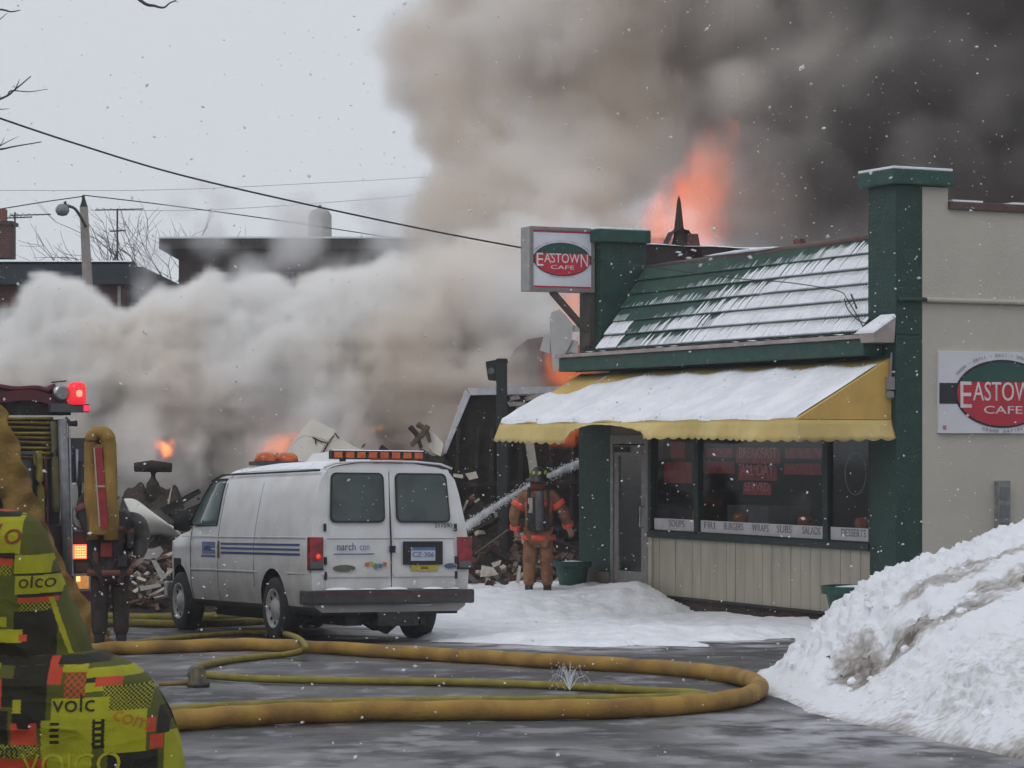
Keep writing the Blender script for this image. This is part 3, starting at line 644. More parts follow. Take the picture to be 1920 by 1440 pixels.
# planters
def planter(c, r, h, label):
    t = thing('planter', label, 'planter', c, 0, 'green planters at the cafe front')
    MB().lathe([(r*.62, 0), (r*.9, h*.8), (r*.92, h*.83), (r*1.06, h*.84), (r*1.08, h), (r*.95, h), (r*.93, h*.9), (0.01, h*.9)], 20).build('pot', green_band, t, smooth=False)
    MB().lathe([(r*.9, h*.9), (r*.6, h*.98), (.01, h*1.02)], 16).build('snow', snow, t, smooth=True, kind='stuff')
    return t
q = wd((-.42, 7.9, 0)); planter((q.x, q.y, -.08), .27, .5, 'dark green planter pot between the firefighter and the cafe door')
q = wd((-.34, .42, 0)); planter((q.x, q.y, -.2), .38, .60, 'dark green planter half hidden behind the snow heap')
# ================================================================ van
vo = Vector((-1.93, 31.8, 0)); VA = math.atan2(.43, .903)
vz = float(roadz(31.8)); nrm = Vector((0, .03, 1)).normalized()
yv = Vector((-math.sin(VA), math.cos(VA), 0)); yv = (yv-nrm*yv.dot(nrm)).normalized(); xv = yv.cross(nrm).normalized()
VT = Matrix(((xv.x, yv.x, nrm.x, vo.x), (xv.y, yv.y, nrm.y, vo.y), (xv.z, yv.z, nrm.z, vz), (0,0,0,1)))
van = thing('cargo_van', 'white utility van with blue side stripes and amber roof lights', 'van', mat=VT)
YR, YF_ = -1.25, 4.1
def prof(ztop):   # half section (x, z) from rocker to roof centre
    k = (ztop-1.15)/(2.1-1.15)
    up = lambda z: 1.15+(z-1.15)*k
    return [(.86, .36), (.95, .42), (.985, .62), (1.0, .93), (.992, 1.0), (1.0, 1.06), (.995, 1.15), (.965, up(1.38)), (.90, up(1.72)), (.852, up(1.90)), (.785, up(1.985)), (.64, up(2.045)), (.35, up(2.085)), (0, up(2.10))]
stations = [(-1.25, 2.075, .985, .0), (-1.18, 2.09, 1, 0), (-.6, 2.10, 1, 0), (.4, 2.11, 1, 0), (1.4, 2.11, 1, 0), (2.2, 2.09, 1, 0), (2.62, 2.03, .998, 0), (2.95, 1.78, .99, 0), (3.28, 1.42, .98, 0), (3.42, 1.33, .975, 0), (3.8, 1.28, .95, 0), (4.02, 1.2, .9, 0), (4.12, 1.16, .84, 0)]
def bodyx(z, y=0):
    pr_ = prof(2.1); return float(np.interp(z, [p[1] for p in pr_], [p[0] for p in pr_]))
b = MB(); ns = len(prof(2.1)); full = []
for y, zt, kw_, _ in stations:
    h_ = prof(zt); ring = [(-x*kw_, z) for x, z in h_]+[(x*kw_, z) for x, z in h_[-2::-1]]
    full.append([(x, y+(.10*max(0, (z-1.15))/.95 if y < -1.1 else 0), z) for x, z in ring])
nrg = len(full[0]); vs_ = [p for r in full for p in r]
fs_ = [(i*nrg+j, i*nrg+j+1, (i+1)*nrg+j+1, (i+1)*nrg+j) for i in range(len(full)-1) for j in range(nrg-1)]+[(i*nrg+nrg-1, i*nrg, (i+1)*nrg, (i+1)*nrg+nrg-1) for i in range(len(full)-1)]
fs_ += [tuple(range(nrg))[::-1], tuple((len(full)-1)*nrg+j for j in range(nrg))]
b.add(vs_, fs_)
paint = white_paint
def grime(m):   # road salt film, heavier towards the sills
    n = m.node_tree.nodes; L = m.node_tree.links; b = n['Principled BSDF']; src = b.inputs['Base Color'].links[0].from_socket
    tc = n.new('ShaderNodeTexCoord'); sx = n.new('ShaderNodeSeparateXYZ'); L.new(tc.outputs['Object'], sx.inputs[0])
    z = n.new('ShaderNodeTexNoise'); z.inputs['Scale'].default_value = 5; z.inputs['Detail'].default_value = 7; L.new(tc.outputs['Object'], z.inputs[0])
    a = n.new('ShaderNodeMath'); a.operation = 'MULTIPLY_ADD'; a.inputs[1].default_value = -.9; L.new(z.outputs[0], a.inputs[0]); L.new(sx.outputs['Z'], a.inputs[2])
    r = n.new('ShaderNodeValToRGB'); r.color_ramp.elements[0].position = .0; r.color_ramp.elements[0].color = (.55,.53,.50,1); r.color_ramp.elements[1].position = .62; r.color_ramp.elements[1].color = (1,1,1,1); L.new(a.outputs[0], r.inputs[0])
    mx = n.new('ShaderNodeMixRGB'); mx.blend_type = 'MULTIPLY'; mx.inputs[0].default_value = 1; L.new(src, mx.inputs[1]); L.new(r.outputs[0], mx.inputs[2]); L.new(mx.outputs[0], b.inputs['Base Color'])
grime(paint); well = M('wheel_well', (.012,.012,.012), .9)
body = b.build('body', [paint, well], van, smooth=True)
cut = MB()
for y in (0, 3.5):
    for s in (-1, 1): cut.lathe([(.45, 0), (.45, .5)], 28, Matrix.Translation((s*1.15, y, .40)) @ Matrix.Rotation(-s*math.pi/2, 4, 'Y'), 0)
co_ = cut.build('cutter', [well], van)
md = body.modifiers.new('b', 'BOOLEAN'); md.object = co_; md.operation = 'DIFFERENCE'; md.solver = 'EXACT'
dg = bpy.context.evaluated_depsgraph_get(); m2 = bpy.data.meshes.new_from_object(body.evaluated_get(dg)); body.modifiers.clear(); body.data = m2; bpy.data.objects.remove(co_)
m2.polygons.foreach_set('use_smooth', [True]*len(m2.polygons))
es = body.modifiers.new('e', 'EDGE_SPLIT'); es.split_angle = math.radians(38)
for p in m2.polygons:
    c = p.center
    if c.z < .86 and abs(c.x) < .975 and any((c.y-y)**2+(c.z-.4)**2 < .46**2 for y in (0, 3.5)): p.material_index = 1 if len(m2.materials) > 1 else 0
# dirt grey sill film is part of the paint lower down
low = M('road_film', (.40,.39,.38), .6, (.3,.28,.26), 7.)
MB().box((-.86, -1.2, .33), (.86, 4.0, .42)).box((-.5, -1.1, .2), (-.3, 3.4, .34)).box((.3, -1.1, .2), (.5, 3.4, .34)).obox((0, 0, .33), (1.5, .12, .12)).build('chassis', rubber, van)
MB().lathe([(.06, 0), (.22, .1), (.22, .3), (.06, .42)], 14, Matrix.Translation((.1, -.6, .12))).tube([(.35, -.9, .28), (.36, -1.35, .24)], .035, 8).obox((.05, -1.2, .28), (.5, .3, .16)).build('spare_wheel_and_exhaust', rubber, van)
MB().hexa([(-.28, -1.1, .24), (.02, -1.1, .1), (.02, -1.0, .1), (-.28, -1.0, .24), (-.34, -1.12, .36), (.34, -1.12, .36), (.34, -1.0, .36), (-.34, -1.0, .36)]).build('hitch', rubber, van)
def wheel(x, y):
    s = -1 if x < 0 else 1
    T = Matrix.Translation((x, y, .375)) @ Matrix.Rotation(s*math.pi/2, 4, 'Y')
    t = MB().lathe([(.22, -.12), (.33, -.125), (.37, -.10), (.378, -.05), (.378, .05), (.37, .10), (.33, .125), (.235, .12), (.225, .06), (.02, .055)], 40, T).build('wheel', rubber, van, smooth=True)
    t.modifiers.new('e', 'EDGE_SPLIT').split_angle = math.radians(40)
    MB().lathe([(.236, .06), (.236, .124), (.215, .118), (.19, .09), (.13, .085), (.10, .11), (.06, .128), (.02, .130)], 28, T).build('rim', M('wheel_grey', (.42,.42,.43), .5, (.28,.27,.26), 9., metal=.1), t, smooth=True)
    for k in range(8):
        q = k*math.pi/4; MB().lathe([(.022, .092), (.022, .099)], 10, T @ Matrix.Translation((.17*math.cos(q), .17*math.sin(q), 0))).build('rim_hole', well, t)
for x in (-.86, .86):
    for y in (0, 3.5): wheel(x, y)
# rear face helper
def ry(z): return YR+.10*max(0, z-1.15)/.95
def rear_panel(mb, pts, off, th): # pts (x,z)
    a = [Vector((x, ry(z)-off, z)) for x, z in pts]; mb.prism(a, (0, th, 0)); return mb
def rrect(x0, z0, x1, z1, r, x0t=None, x1t=None, n=5):
    out = []
    for cx_, cz__, a0 in ((x1-r, z0+r, -90), (x1-r, z1-r, 0), (x0+r, z1-r, 90), (x0+r, z0+r, 180)):
        for k in range(n+1):
            q = math.radians(a0+90*k/n); x, z = cx_+r*math.cos(q), cz__+r*math.sin(q)
            f = (z-z0)/(z1-z0)
            if x0t is not None: cxm = (x0+x1)/2; w0 = (x1-x0)/2; wl = x0+(x0t-x0)*f; wr = x1+(x1t-x1)*f; x = wl+(x-x0)/(x1-x0)*(wr-wl)
            out.append((x, z))
    return out
gasket = M('black_gasket', (.012,.012,.013), .5)
gapm = M('panel_gap', (.05,.045,.04), .8)
for s, nm in ((-1, 'left'), (1, 'right')):
    a, c = (-.815, -.006) if s < 0 else (.006, .815)
    pts = rrect(a, .63, c, 2.005, .03, a*(.93 if s < 0 else 1), c*(1 if s < 0 else .93))
    d = rear_panel(MB(), pts, .016, .03).build('rear_door', paint, van, bevel=0)
    wa, wc = (-.755, -.07) if s < 0 else (.07, .755)
    g = rear_panel(MB(), rrect(wa, 1.385, wc, 1.96, .07, wa*(.955 if s < 0 else .98), wc*(.98 if s < 0 else .955)), .022, .008).build('window_seal', gasket, d)
    rear_panel(MB(), rrect(wa+.022, 1.407, wc-.022, 1.938, .06, wa*(.955 if s < 0 else .98)+(.022 if s < 0 else .022), wc*(.98 if s < 0 else .955)-.022), .026, .005).build('window', M('rear_glass', (.014,.026,.026), .1, (.045,.07,.066), 2.6, spec=.5, lo=.4, hi=.7), d)  # greenish mottling in the glass colour stands in for reflections
    for hz in (1.33, .95, .78): MB().box((s*.815-.012, ry(hz)-.03, hz-.045), (s*.815+.012, ry(hz)-.0, hz+.045)).build('hinge', gasket if hz > .7 else paint, d)
    MB().box((a+.02, YR-.0185, 1.195), (c-.02, YR-.012, 1.203)).build('crease', gapm, d)
    MB().box((a+.02, YR-.024, .76), (c-.02, YR-.012, .80)).build('lower_rib', paint, d, bevel=.005)
MB().box((-.006, YR-.012, .63), (.006, YR+.05, 1.18)).hexa([(-.006, YR-.012, 1.18), (.006, YR-.012, 1.18), (.006, YR+.05, 1.18), (-.006, YR+.05, 1.18), (-.006, YR+.09, 2.0), (.006, YR+.09, 2.0), (.006, YR+.14, 2.0), (-.006, YR+.14, 2.0)]).build('door_gap', gapm, van)
MB().box((-.03, ry(1.1)-.035, 1.04), (-.055+.1, ry(1.1)-.016, 1.12)).build('door_handle', gasket, van, bevel=.004)
# roof lip over the doors
MB().tube([(-.80, YR+.075, 2.015), (-.66, YR+.082, 2.065), (-.35, YR+.085, 2.09), (0, YR+.085, 2.095), (.35, YR+.085, 2.09), (.66, YR+.082, 2.065), (.80, YR+.075, 2.015)], .014, 6).build('roof_lip', paint, van, smooth=True)
# tail lamps wrap the corners
red_l = M('red_lens', (.33,.012,.02), .18, (.14,.006,.01), 16., spec=.6)
for s in (-1, 1):
    t = MB().box((s*.845 if s > 0 else -1.012, YR-.03, .86), (1.012 if s > 0 else -.845, YR+.06, 1.22)).build('tail_lamp', [red_l], van, bevel=.008)
    MB().box((s*.85 if s > 0 else -1.005, YR-.036, .865), (1.005 if s > 0 else -.85, YR-.03, .94)).build('reverse_lens', M('smoke_lens', (.08,.1,.1), .2), t)
    MB().box((s*.84 if s > 0 else -1.016, YR-.024, .845), (1.016 if s > 0 else -.84, YR+.05, .86)).build('lamp_surround', gasket, t)
    if s < 0: MB().lathe([(.0, 0), (.03, .004), (.0, .01)], 12, Matrix.Translation((-.91, YR-.031, 1.0)) @ Matrix.Rotation(math.pi/2, 4, 'X')).build('bulb', M('bright_red', (.8,.04,.03), .3, emit=(1,.05,.03,.6)), t, smooth=True)
# bumper
bp_ = MB().box((-1.0, YR-.13, .455), (1.0, YR+.02, .615)).build('rear_bumper', bumper_m, van, bevel=.025)
for s in (-1, 1): MB().box((s*.9875-.0275, YR-.08, .45), (s*.9875+.0275, YR+.3, .61)).build('bumper_corner', bumper_m, bp_, bevel=.02)
MB().box((-.98, YR-.135, .555), (.98, YR-.129, .60)).build('step_pad', M('dull_red_pad', (.09,.04,.045), .7, (.05,.03,.03), 12.), bp_)
MB().grid(lambda u, v: (-.85+1.0*u+.0, YR-.14+.12*v, .622+.02*math.sin(math.pi*v)*abs(math.sin(u*9)+.3)), 30, 5).grid(lambda u, v: (.35+.45*u, YR-.14+.12*v, .622+.018*math.sin(math.pi*v)*abs(math.sin(u*5)+.3)), 20, 5).build('snow', snow, bp_, smooth=True, kind='stuff')
MB().grid(lambda u, v: (.02+.45*u, YR-.125+.08*v, .445+.0*u-.02*v), 8, 3).build('snow', snow, bp_, kind='stuff')
# licence plate, badges, decals
MB().box((.14, YR-.030, .90), (.64, YR-.016, 1.17)).build('plate_recess', gasket, van, bevel=.02)
pl = MB().box((.235, YR-.037, .945), (.54, YR-.031, 1.10)).build('licence_plate', M('plate_white', (.5,.56,.66), .5), van)
MB().box((.235, YR-.0385, 1.065), (.54, YR-.037, 1.10)).build('plate_band', M('plate_blue', (.10,.16,.32), .5), pl)
text('CZ·306', .085, M('plate_ink', (.10,.13,.24), .6), pl, (.388, YR-.039, .972), (1,0,0), (0,0,1), sx=1.05)
text('211590', .075, gasket, van, (.66, ry(1.33)-.0185, 1.315), (1,0,0), (0,0,1), sx=1.)
blue = M('decal_blue', (.035,.07,.24), .45); blue2 = M('decal_light_blue', (.16,.22,.42), .45)
text('narch', .125, blue, van, (-.56, YR-.019, 1.045), (1,0,0), (0,0,1), sx=.85); text('con', .115, blue2, van, (-.335, YR-.019, 1.05), (1,0,0), (0,0,1), sx=.75)
MB().box((-.715, YR-.0195, 1.02), (-.215, YR-.0165, 1.032)).build('underline', blue, van)
MB().lathe([(.01, 0), (.14, .001), (.138, .008), (.01, .009)], 20, Matrix.Translation((-.585, YR-.017, .865)) @ Matrix.Scale(.28, 4, (0,0,1)) @ Matrix.Rotation(math.pi/2, 4, 'X')).build('model_badge', M('olive_badge', (.12,.13,.09), .4), van)
MB().lathe([(.01, 0), (.075, .001), (.073, .008), (.01, .009)], 20, Matrix.Translation((.74, YR-.017, .885)) @ Matrix.Scale(.42, 4, (0,0,1)) @ Matrix.Rotation(math.pi/2, 4, 'X')).build('oval_badge', M('blue_badge', (.06,.09,.16), .35), van)
for k, (cc, dz) in enumerate((((.55,.12,.06), .01), ((.55,.4,.06), .02), ((.10,.28,.2), .0), ((.08,.16,.32), -.005), ((.5,.1,.06), .012))):
    MB().hexa([(-.33+.055*k, YR-.0195, .875+dz), (-.285+.055*k, YR-.0195, .87+dz), (-.285+.055*k, YR-.0165, .87+dz), (-.33+.055*k, YR-.0165, .875+dz), (-.325+.055*k, YR-.0195, .92+dz), (-.28+.055*k, YR-.0195, .915+dz), (-.28+.055*k, YR-.0165, .915+dz), (-.325+.055*k, YR-.0165, .92+dz)]).build('sticker_patch', M('sticker_%d' % k, cc, .5), van)
text('llıllıl', .03, inkm, van, (-.19, YR-.0175, .84), (1,0,0), (0,0,1))
st = MB().box((.24, YR-.0195, .83), (.585, YR-.0165, .895)).build('sticker', M('yellow_sticker', (.5,.38,.04), .5), van, bevel=.0)
text('lılllılıll', .05, M('dark_brown_ink', (.10,.06,.02)), st, (.41, YR-.021, .838), (1,0,0), (0,0,1), sx=.9)
# side: gaps, window, stripes
def side(mb, pts, off, th=.004, s=-1):
    a = [Vector((s*(bodyx(z)+off), y, z)) for y, z in pts]; mb.prism(a, (-s*-th, 0, 0) if False else (s*th, 0, 0)); return mb
def sideline(y0, z0, y1, z1, w=.010):
    n = 14; p = [Vector((-(bodyx(z0+(z1-z0)*k/n)+.0), y0+(y1-y0)*k/n, z0+(z1-z0)*k/n)) for k in range(n+1)]
    return MB().tube(p, w/2, 5)
for y_ in (2.78, 1.95, .55): pass
for q in ((1.93, .42, 1.93, 1.98), (2.98, .42, 2.98, 1.36), (.62, .62, .62, 1.96)): sideline(*q).build('panel_gap', gapm, van)
n_ = 10
for sgn in (-1, 1):
    gw = MB(); sl_ = MB()
    zz = np.linspace(1.36, 1.93, n_); rear_y = 2.02+0*zz; front_y = np.interp(zz, [1.36, 1.93], [3.12, 2.50])
    gw.add([(sgn*(bodyx(z)+.004), y, z) for z, y in zip(zz, rear_y)]+[(sgn*(bodyx(z)+.004), y, z) for z, y in zip(zz, front_y)], [(k, k+1, n_+k+1, n_+k) for k in range(n_-1)])
    wn = gw.build('side_window', M('side_glass', (.10,.14,.14), .12, (.05,.075,.075), 2.5, spec=.5), van, smooth=True); wn.modifiers.new('s', 'SOLIDIFY').thickness = .004
    sl_.tube([(sgn*(bodyx(z)+.004), y, z) for z, y in list(zip(zz, rear_y))+list(zip(zz, front_y))[::-1]+[(zz[0], rear_y[0])]], .012, 5).build('window_seal', gasket, wn)
MB().lathe([(.05, -.13), (.10, -.12), (.11, 0), (.10, .12), (.05, .13)], 12, Matrix.Translation((-1.12, 2.98, 1.42)) @ Matrix.Scale(.6, 4, (0,1,0))).tube([(-.98, 2.98, 1.36), (-1.12, 2.98, 1.40)], .02, 6).build('door_mirror', rubber, van, smooth=True)
MB().lathe([(.05, -.13), (.10, -.12), (.11, 0), (.10, .12), (.05, .13)], 12, Matrix.Translation((1.12, 2.98, 1.42)) @ Matrix.Scale(.6, 4, (0,1,0))).tube([(.98, 2.98, 1.36), (1.12, 2.98, 1.40)], .02, 6).build('door_mirror', rubber, van, smooth=True)
for z in (1.02, 1.075, 1.13): side(MB(), [(-.92, z-.012), (1.80, z-.012), (1.80, z+.012), (-.92, z+.012)], .002).build('stripe', blue, van)
side(MB(), [(2.02, .96), (2.55, .96), (2.55, .985), (2.02, .985)], .002).build('stripe', blue, van)
side(MB(), [(2.02, 1.0), (2.52, 1.0), (2.52, 1.15), (2.02, 1.15)], .002).build('door_logo', blue2, van)
text('narch', .12, blue, van, (-1.008, 2.28, 1.02), (0,-1,0), (0,0,1), sx=.9)
side(MB(), [(1.86, .95), (1.90, .95), (1.90, 1.16), (1.86, 1.16)], .004, .012).build('side_door_handle', M('rusty_handle', (.12,.08,.05)), van)
MB().tube([(-1.0, y, 1.215) for y in (-1.1, 0, 1.9)], .006, 5).tube([(-1.0, y, 1.215) for y in (1.96, 3, 3.3)], .006, 5).build('body_crease', paint, van)
MB().tube([(-.985, -1.15, .80), (-.995, 0-.5, .80)], .012, 5).tube([(-.995, .5, .80), (-.995, 3.0, .80)], .012, 5).build('lower_crease', paint, van)
MB().tube([(-.835, y, 1.985) for y in (-1.12, 0, 1.2, 2.2)]+[(-.83, 2.62, 1.92)], .014, 6).build('drip_rail', gapm, van)
MB().grid(lambda u, v: (.66*(2*v-1), 2.66+.72*u, 1.985-.63*u+.05*math.sin(math.pi*v)), 6, 9).build('windscreen', M('side_glass', (.05,.07,.07)), van, smooth=True)
for s in (-1, 1): MB().box((s*.5-.16, 4.08, .72), (s*.5+.16, 4.15, .92)).build('headlight', chrome, van, bevel=.01)
MB().box((-.95, 4.05, .42), (.95, 4.2, .62)).build('front_bumper', chrome, van, bevel=.02)
# snow on the roof
def rz_(x, y):
    zt = float(np.interp(y, [s_[0] for s_ in stations], [s_[1] for s_ in stations])); pr_ = prof(zt)[7:]
    return float(np.interp(abs(x), [p[0] for p in pr_][::-1], [p[1] for p in pr_][::-1]))
MB().grid(lambda u, v: ((2*v-1)*.74, -1.12+3.62*u, rz_((2*v-1)*.74, -1.12+3.62*u)+.006+.022*(1-(2*v-1)**8)*min(1, 8*u, 8*(1-u))), 50, 21).build('snow', snow, van, smooth=True, kind='stuff')
# roof lights
amber = M('amber_lens', (.62,.13,.02), .25, (.40,.06,.012), 14., spec=.6)
ab = MB().box((-.62, 1.55, 2.10), (.0, 1.85, 2.15)).build('beacon_bar', bumper_m, van)
for cx_ in (-.45, -.17): MB().lathe([(.13, 0), (.145, .03), (.13, .09), (.08, .13), (.01, .14)], 18, Matrix.Translation((cx_, 1.7, 2.13))).build('amber_beacon', amber, ab, smooth=True)
MB().hexa([(-.30, .15, 2.10), (.14, .15, 2.10), (.14, .75, 2.10), (-.30, .75, 2.10), (-.22, .25, 2.235), (.08, .25, 2.235), (.08, .7, 2.225), (-.22, .7, 2.225)]).build('roof_vent', paint, van, bevel=.02)
db = MB().box((-.62, -.98, 2.12), (.53, -.86, 2.215)).box((-.5, -.95, 2.07), (-.44, -.89, 2.12)).box((.34, -.95, 2.07), (.4, -.89, 2.12)).build('light_bar', gasket, van, bevel=.006)
for k in range(8):
    x = -.55+.144*k; MB().box((x-.052, -.992, 2.133), (x+.052, -.98, 2.203)).build('amber_lamp', amber, db, bevel=.005)
MB().grid(lambda u, v: (-.62+1.15*u, -.99+.14*v, 2.218+.012*math.sin(math.pi*v)), 20, 4).build('snow', snow, db, smooth=True, kind='stuff')
MB().hexa([(-.18, -1.17, 2.075), (.18, -1.17, 2.075), (.16, -1.02, 2.09), (-.16, -1.02, 2.09), (-.2, -1.16, 2.12), (.2, -1.16, 2.12), (.18, -1.03, 2.13), (-.18, -1.03, 2.13)]).build('brake_light', M('dark_red_lens', (.22,.015,.012), .3), van)

# ================================================================ fire engine (only its tail is in the frame)
TF = Frame((roadP(168, 1200).x, 30.0, float(roadz(30.0))), math.radians(25.5))
truck = thing('fire_engine', 'rear of a fire engine with stacked yellow hose and lit red lamp', 'fire engine', TF.o, TF.a)
tred = M('maroon_paint', (.10,.012,.022), .4, (.07,.01,.018), 5.)
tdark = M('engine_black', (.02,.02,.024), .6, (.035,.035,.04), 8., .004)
greyl = M('diamond_plate', (.16,.165,.18), .4, (.10,.105,.115), 12., metal=.4)
def tb(x0, z0, x1, z1, y0=0., y1=.05): return MB().box((x0, y0, z0), (x1, y1, z1))
def tx(px, py=900): return TF.Y(px, py, 0).x
def tz(px, py): return TF.Y(px, py, 0).z
XR = tx(137)
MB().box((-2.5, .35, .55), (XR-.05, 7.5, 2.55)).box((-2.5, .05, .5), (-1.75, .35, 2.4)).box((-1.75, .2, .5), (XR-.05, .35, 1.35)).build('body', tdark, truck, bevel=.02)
MB().box((-2.5, .36, 2.0), (-2.42, 7.6, 2.7)).box((-2.5, 7.5, .5), (-.1, 9.6, 2.7)).build('cab', tred, truck, bevel=.05)
MB().box((-2.6, -.35, .42), (XR+.2, .2, .5)).build('rear_step', greyl, truck, bevel=.01)
for x in (-2.25, -.55): MB().lathe([(.25, -.16), (.5, -.17), (.54, -.1), (.54, .1), (.5, .17), (.25, .16)], 30, Matrix.Translation((x, 2.0, .54)) @ Matrix.Rotation(math.pi/2, 4, 'Y')).build('wheel', rubber, truck, smooth=True)
# hose bed: maroon tarp, black strip painted as the shade under it
tp = MB().grid(lambda u, v: (-2.5+(XR+2.46)*u, .0+1.6*v, tz(40, 712)-.12*u*u+.015*math.sin(u*9+v*2)+.012*math.sin(u*31)-.05*sstep(.86,.95,u)*(1-v)+(.11*math.exp(-((u-.93)/.018)**2))*(1-v)), 60, 8)
tp = tp.build('hosebed_cover', tred, truck, smooth=True); tp.modifiers.new('s', 'SOLIDIFY').thickness = .06
MB().grid(lambda u, v: (-2.5+(XR+2.44)*u, -.012+.0*v, tz(40, 712)-.06-.12*u*u+.03*math.sin(u*17)-.12*v), 50, 3).build('cover_flap', tred, truck, smooth=True)
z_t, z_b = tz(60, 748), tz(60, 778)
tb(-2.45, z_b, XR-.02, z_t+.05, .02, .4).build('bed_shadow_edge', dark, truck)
hy = M('hose_yellow', (.23,.155,.028), .8, (.15,.095,.02), 9., .004, 60.); hyo = M('hose_ochre', (.37,.22,.045), .78, (.20,.11,.03), 3.2, .006, 38., detail=8, lo=.32, hi=.62); hyg = M('hose_olive', (.26,.22,.035), .75, (.17,.14,.025), 6., .004, 60.)
# folds of flat yellow hose lying in the bed
for k in range(9):
    z = z_b-.035-.052*k
    MB().tube(curve_pts([(-2.4, .04, z), (-1.6, -.0, z+.01*math.sin(k)), (-1.0, .0, z-.012*math.cos(k*2)), (XR-.30+.02*math.sin(k*3), .0, z-.004*k), (XR-.26, .2, z)], 5), .03, 6, flat=(1, .62)).build('hose_fold', hy if k % 3 else hyg, truck, smooth=True)
# hanging hose ends and straps
for px, wpx, t0, t1, mt_k in ((72, 15, 845, 1010, hyg), (100, 15, 790, 960, M('faded_olive', (.14,.13,.06), .8)), (84, 6, 850, 1050, tred), (62, 8, 845, 900, M('brass', (.16,.11,.04), .4, metal=.6))):
    x = tx(px); hw_ = (tx(px+wpx/2)-tx(px-wpx/2))/2
    MB().tube(curve_pts([(x, -.02, tz(px, t0)), (x+.01, -.05, (tz(px, t0)+tz(px, t1))/2), (x+.02, -.03, tz(px, t1))], 6), hw_, 8, flat=(1, .4)).build('hanging_hose', mt_k, truck, smooth=True)
tb(tx(35), tz(35, 852), tx(66), tz(66, 847), -.05, .0).build('crossbar', greyl, truck)
MB().box((tx(30), .0, tz(30, 1000)), (tx(62), .2, tz(30, 860))).build('locker', M('locker_grey', (.10,.105,.12), .5), truck)
# chrome corner rail, leaning a little
r0, r1 = TF.Y(117, 785, -.06), TF.Y(127, 1080, -.06)
MB().tube([r0, r1], .055, 10).build('corner_rail', M('rail_grey', (.23,.235,.25), .4, (.16,.165,.18), 9.), truck, smooth=True)
MB().tube([r0+Vector((.07, -.02, .0)), r1+Vector((.05, -.02, 0))], .014, 6).build('rail_trim', chrome, truck)
# lamp cluster
def plate(px0, py0, px1, py1, nm, mt_k, y0=-.05, y1=.1, bev=.006, par=None):
    a = TF.Y((px0+px1)/2, (py0+py1)/2, y0); k = 5000/TF_depth; w_ = (px1-px0)/k/2/.9; h_ = (py1-py0)/k/2
    return MB().box((a.x-w_, y0, a.z-h_), (a.x+w_, y1, a.z+h_)).build(nm, mt_k, par or truck, bevel=bev)
TF_depth = 29.9
pb = plate(98, 757, 165, 773, 'lamp_bracket', M('bracket_grey', (.07,.08,.085), .5), -.1, .12)
a = TF.Y(144, 738, -.04)
rl = MB().lathe([(.10, -.125), (.105, -.06), (.105, .05), (.09, .11), (.05, .13), (.01, .132)], 24, Matrix.Translation(a)).build('beacon', M('beacon_red', (.4,.01,.02), .2, emit=(1., .03, .045, .75)), truck, smooth=True)
MB().lathe([(.0, -.05), (.035, -.03), (.04, 0), (.035, .03), (0, .05)], 14, Matrix.Translation(a+Vector((.0, -.085, 0)))).build('bulb', M('beacon_core', (1,.2,.1), .3, emit=(1., .13, .08, 3.2)), rl, smooth=True)
a = TF.Y(114, 737, -.03)
ml = MB().lathe([(.02, -.06), (.085, -.06), (.1, 0), (.085, .05), (.01, .06)], 20, Matrix.Translation(a) @ Matrix.Rotation(math.pi/2, 4, 'X')).build('flood_lamp', chrome, truck, smooth=True)
MB().lathe([(.01, .061), (.07, .061), (.07, .066), (.01, .067)], 16, Matrix.Translation(a) @ Matrix.Rotation(math.pi/2, 4, 'X')).build('lens', M('grey_lens', (.25,.27,.27), .2), ml)
MB().tube([TF.Y(96, 717, .1), TF.Y(125, 714, .1)], .008, 5).build('grab_handle', gasket, truck)
plate(158, 760, 168, 771, 'marker_lamp', M('marker_red', (.4,.01,.05), .3, emit=(1, .04, .12, .9)), -.12, -.05)
MB().tube([TF.Y(124, 783, -.02), TF.Y(131, 794, -.1), TF.Y(144, 794, -.1)], [.012, .03, .036], 8).build('camera_arm', rubber, truck, smooth=True)
plate(124, 821, 160, 905, 'side_panel', M('panel_bluegrey', (.05,.055,.065), .5), .0, .06)
for px in (131, 144): MB().tube([TF.Y(px, 842, -.04), TF.Y(px+1, 905, -.04)], .016, 6).build('chrome_tube', M('tube_pale', (.42,.42,.46), .35), truck, smooth=True)
MB().tube([TF.Y(151, 865, -.05), TF.Y(149, 905, -.06), TF.Y(151, 945, -.06)], .03, 8).build('black_hose', rubber, truck, smooth=True)
vl = MB().lathe([(.02, -.05), (.10, -.05), (.115, 0), (.10, .03), (.02, .035)], 20, Matrix.Translation(TF.Y(152, 968, -.05)) @ Matrix.Rotation(math.pi/2, 4, 'X') @ Matrix.Scale(1.25, 4, (0,1,0))).build('valve_wheel', M('dirty_white', (.42,.41,.42), .5, (.3,.28,.28), 20.), truck, smooth=True)
MB().lathe([(.02, .036), (.05, .036), (.06, .09), (.02, .1)], 14, Matrix.Translation(TF.Y(148, 966, -.05)) @ Matrix.Rotation(math.pi/2, 4, 'X')).build('valve_hub', rubber, vl)
plate(137, 985, 168, 998, 'bracket', M('bracket_khaki', (.17,.15,.12)), -.04, .05)
plate(138, 999, 162, 1020, 'lamp', M('lamp_dark_red', (.12,.008,.015), .25), -.04, .05)
a_ = plate(135, 1018, 166, 1050, 'lamp_frame', tdark, -.03, .05)
plate(138, 1021, 162, 1048, 'stop_lamp', M('stop_lit', (.6,.05,.03), .3, emit=(1., .085, .045, 2.3)), -.05, -.03)
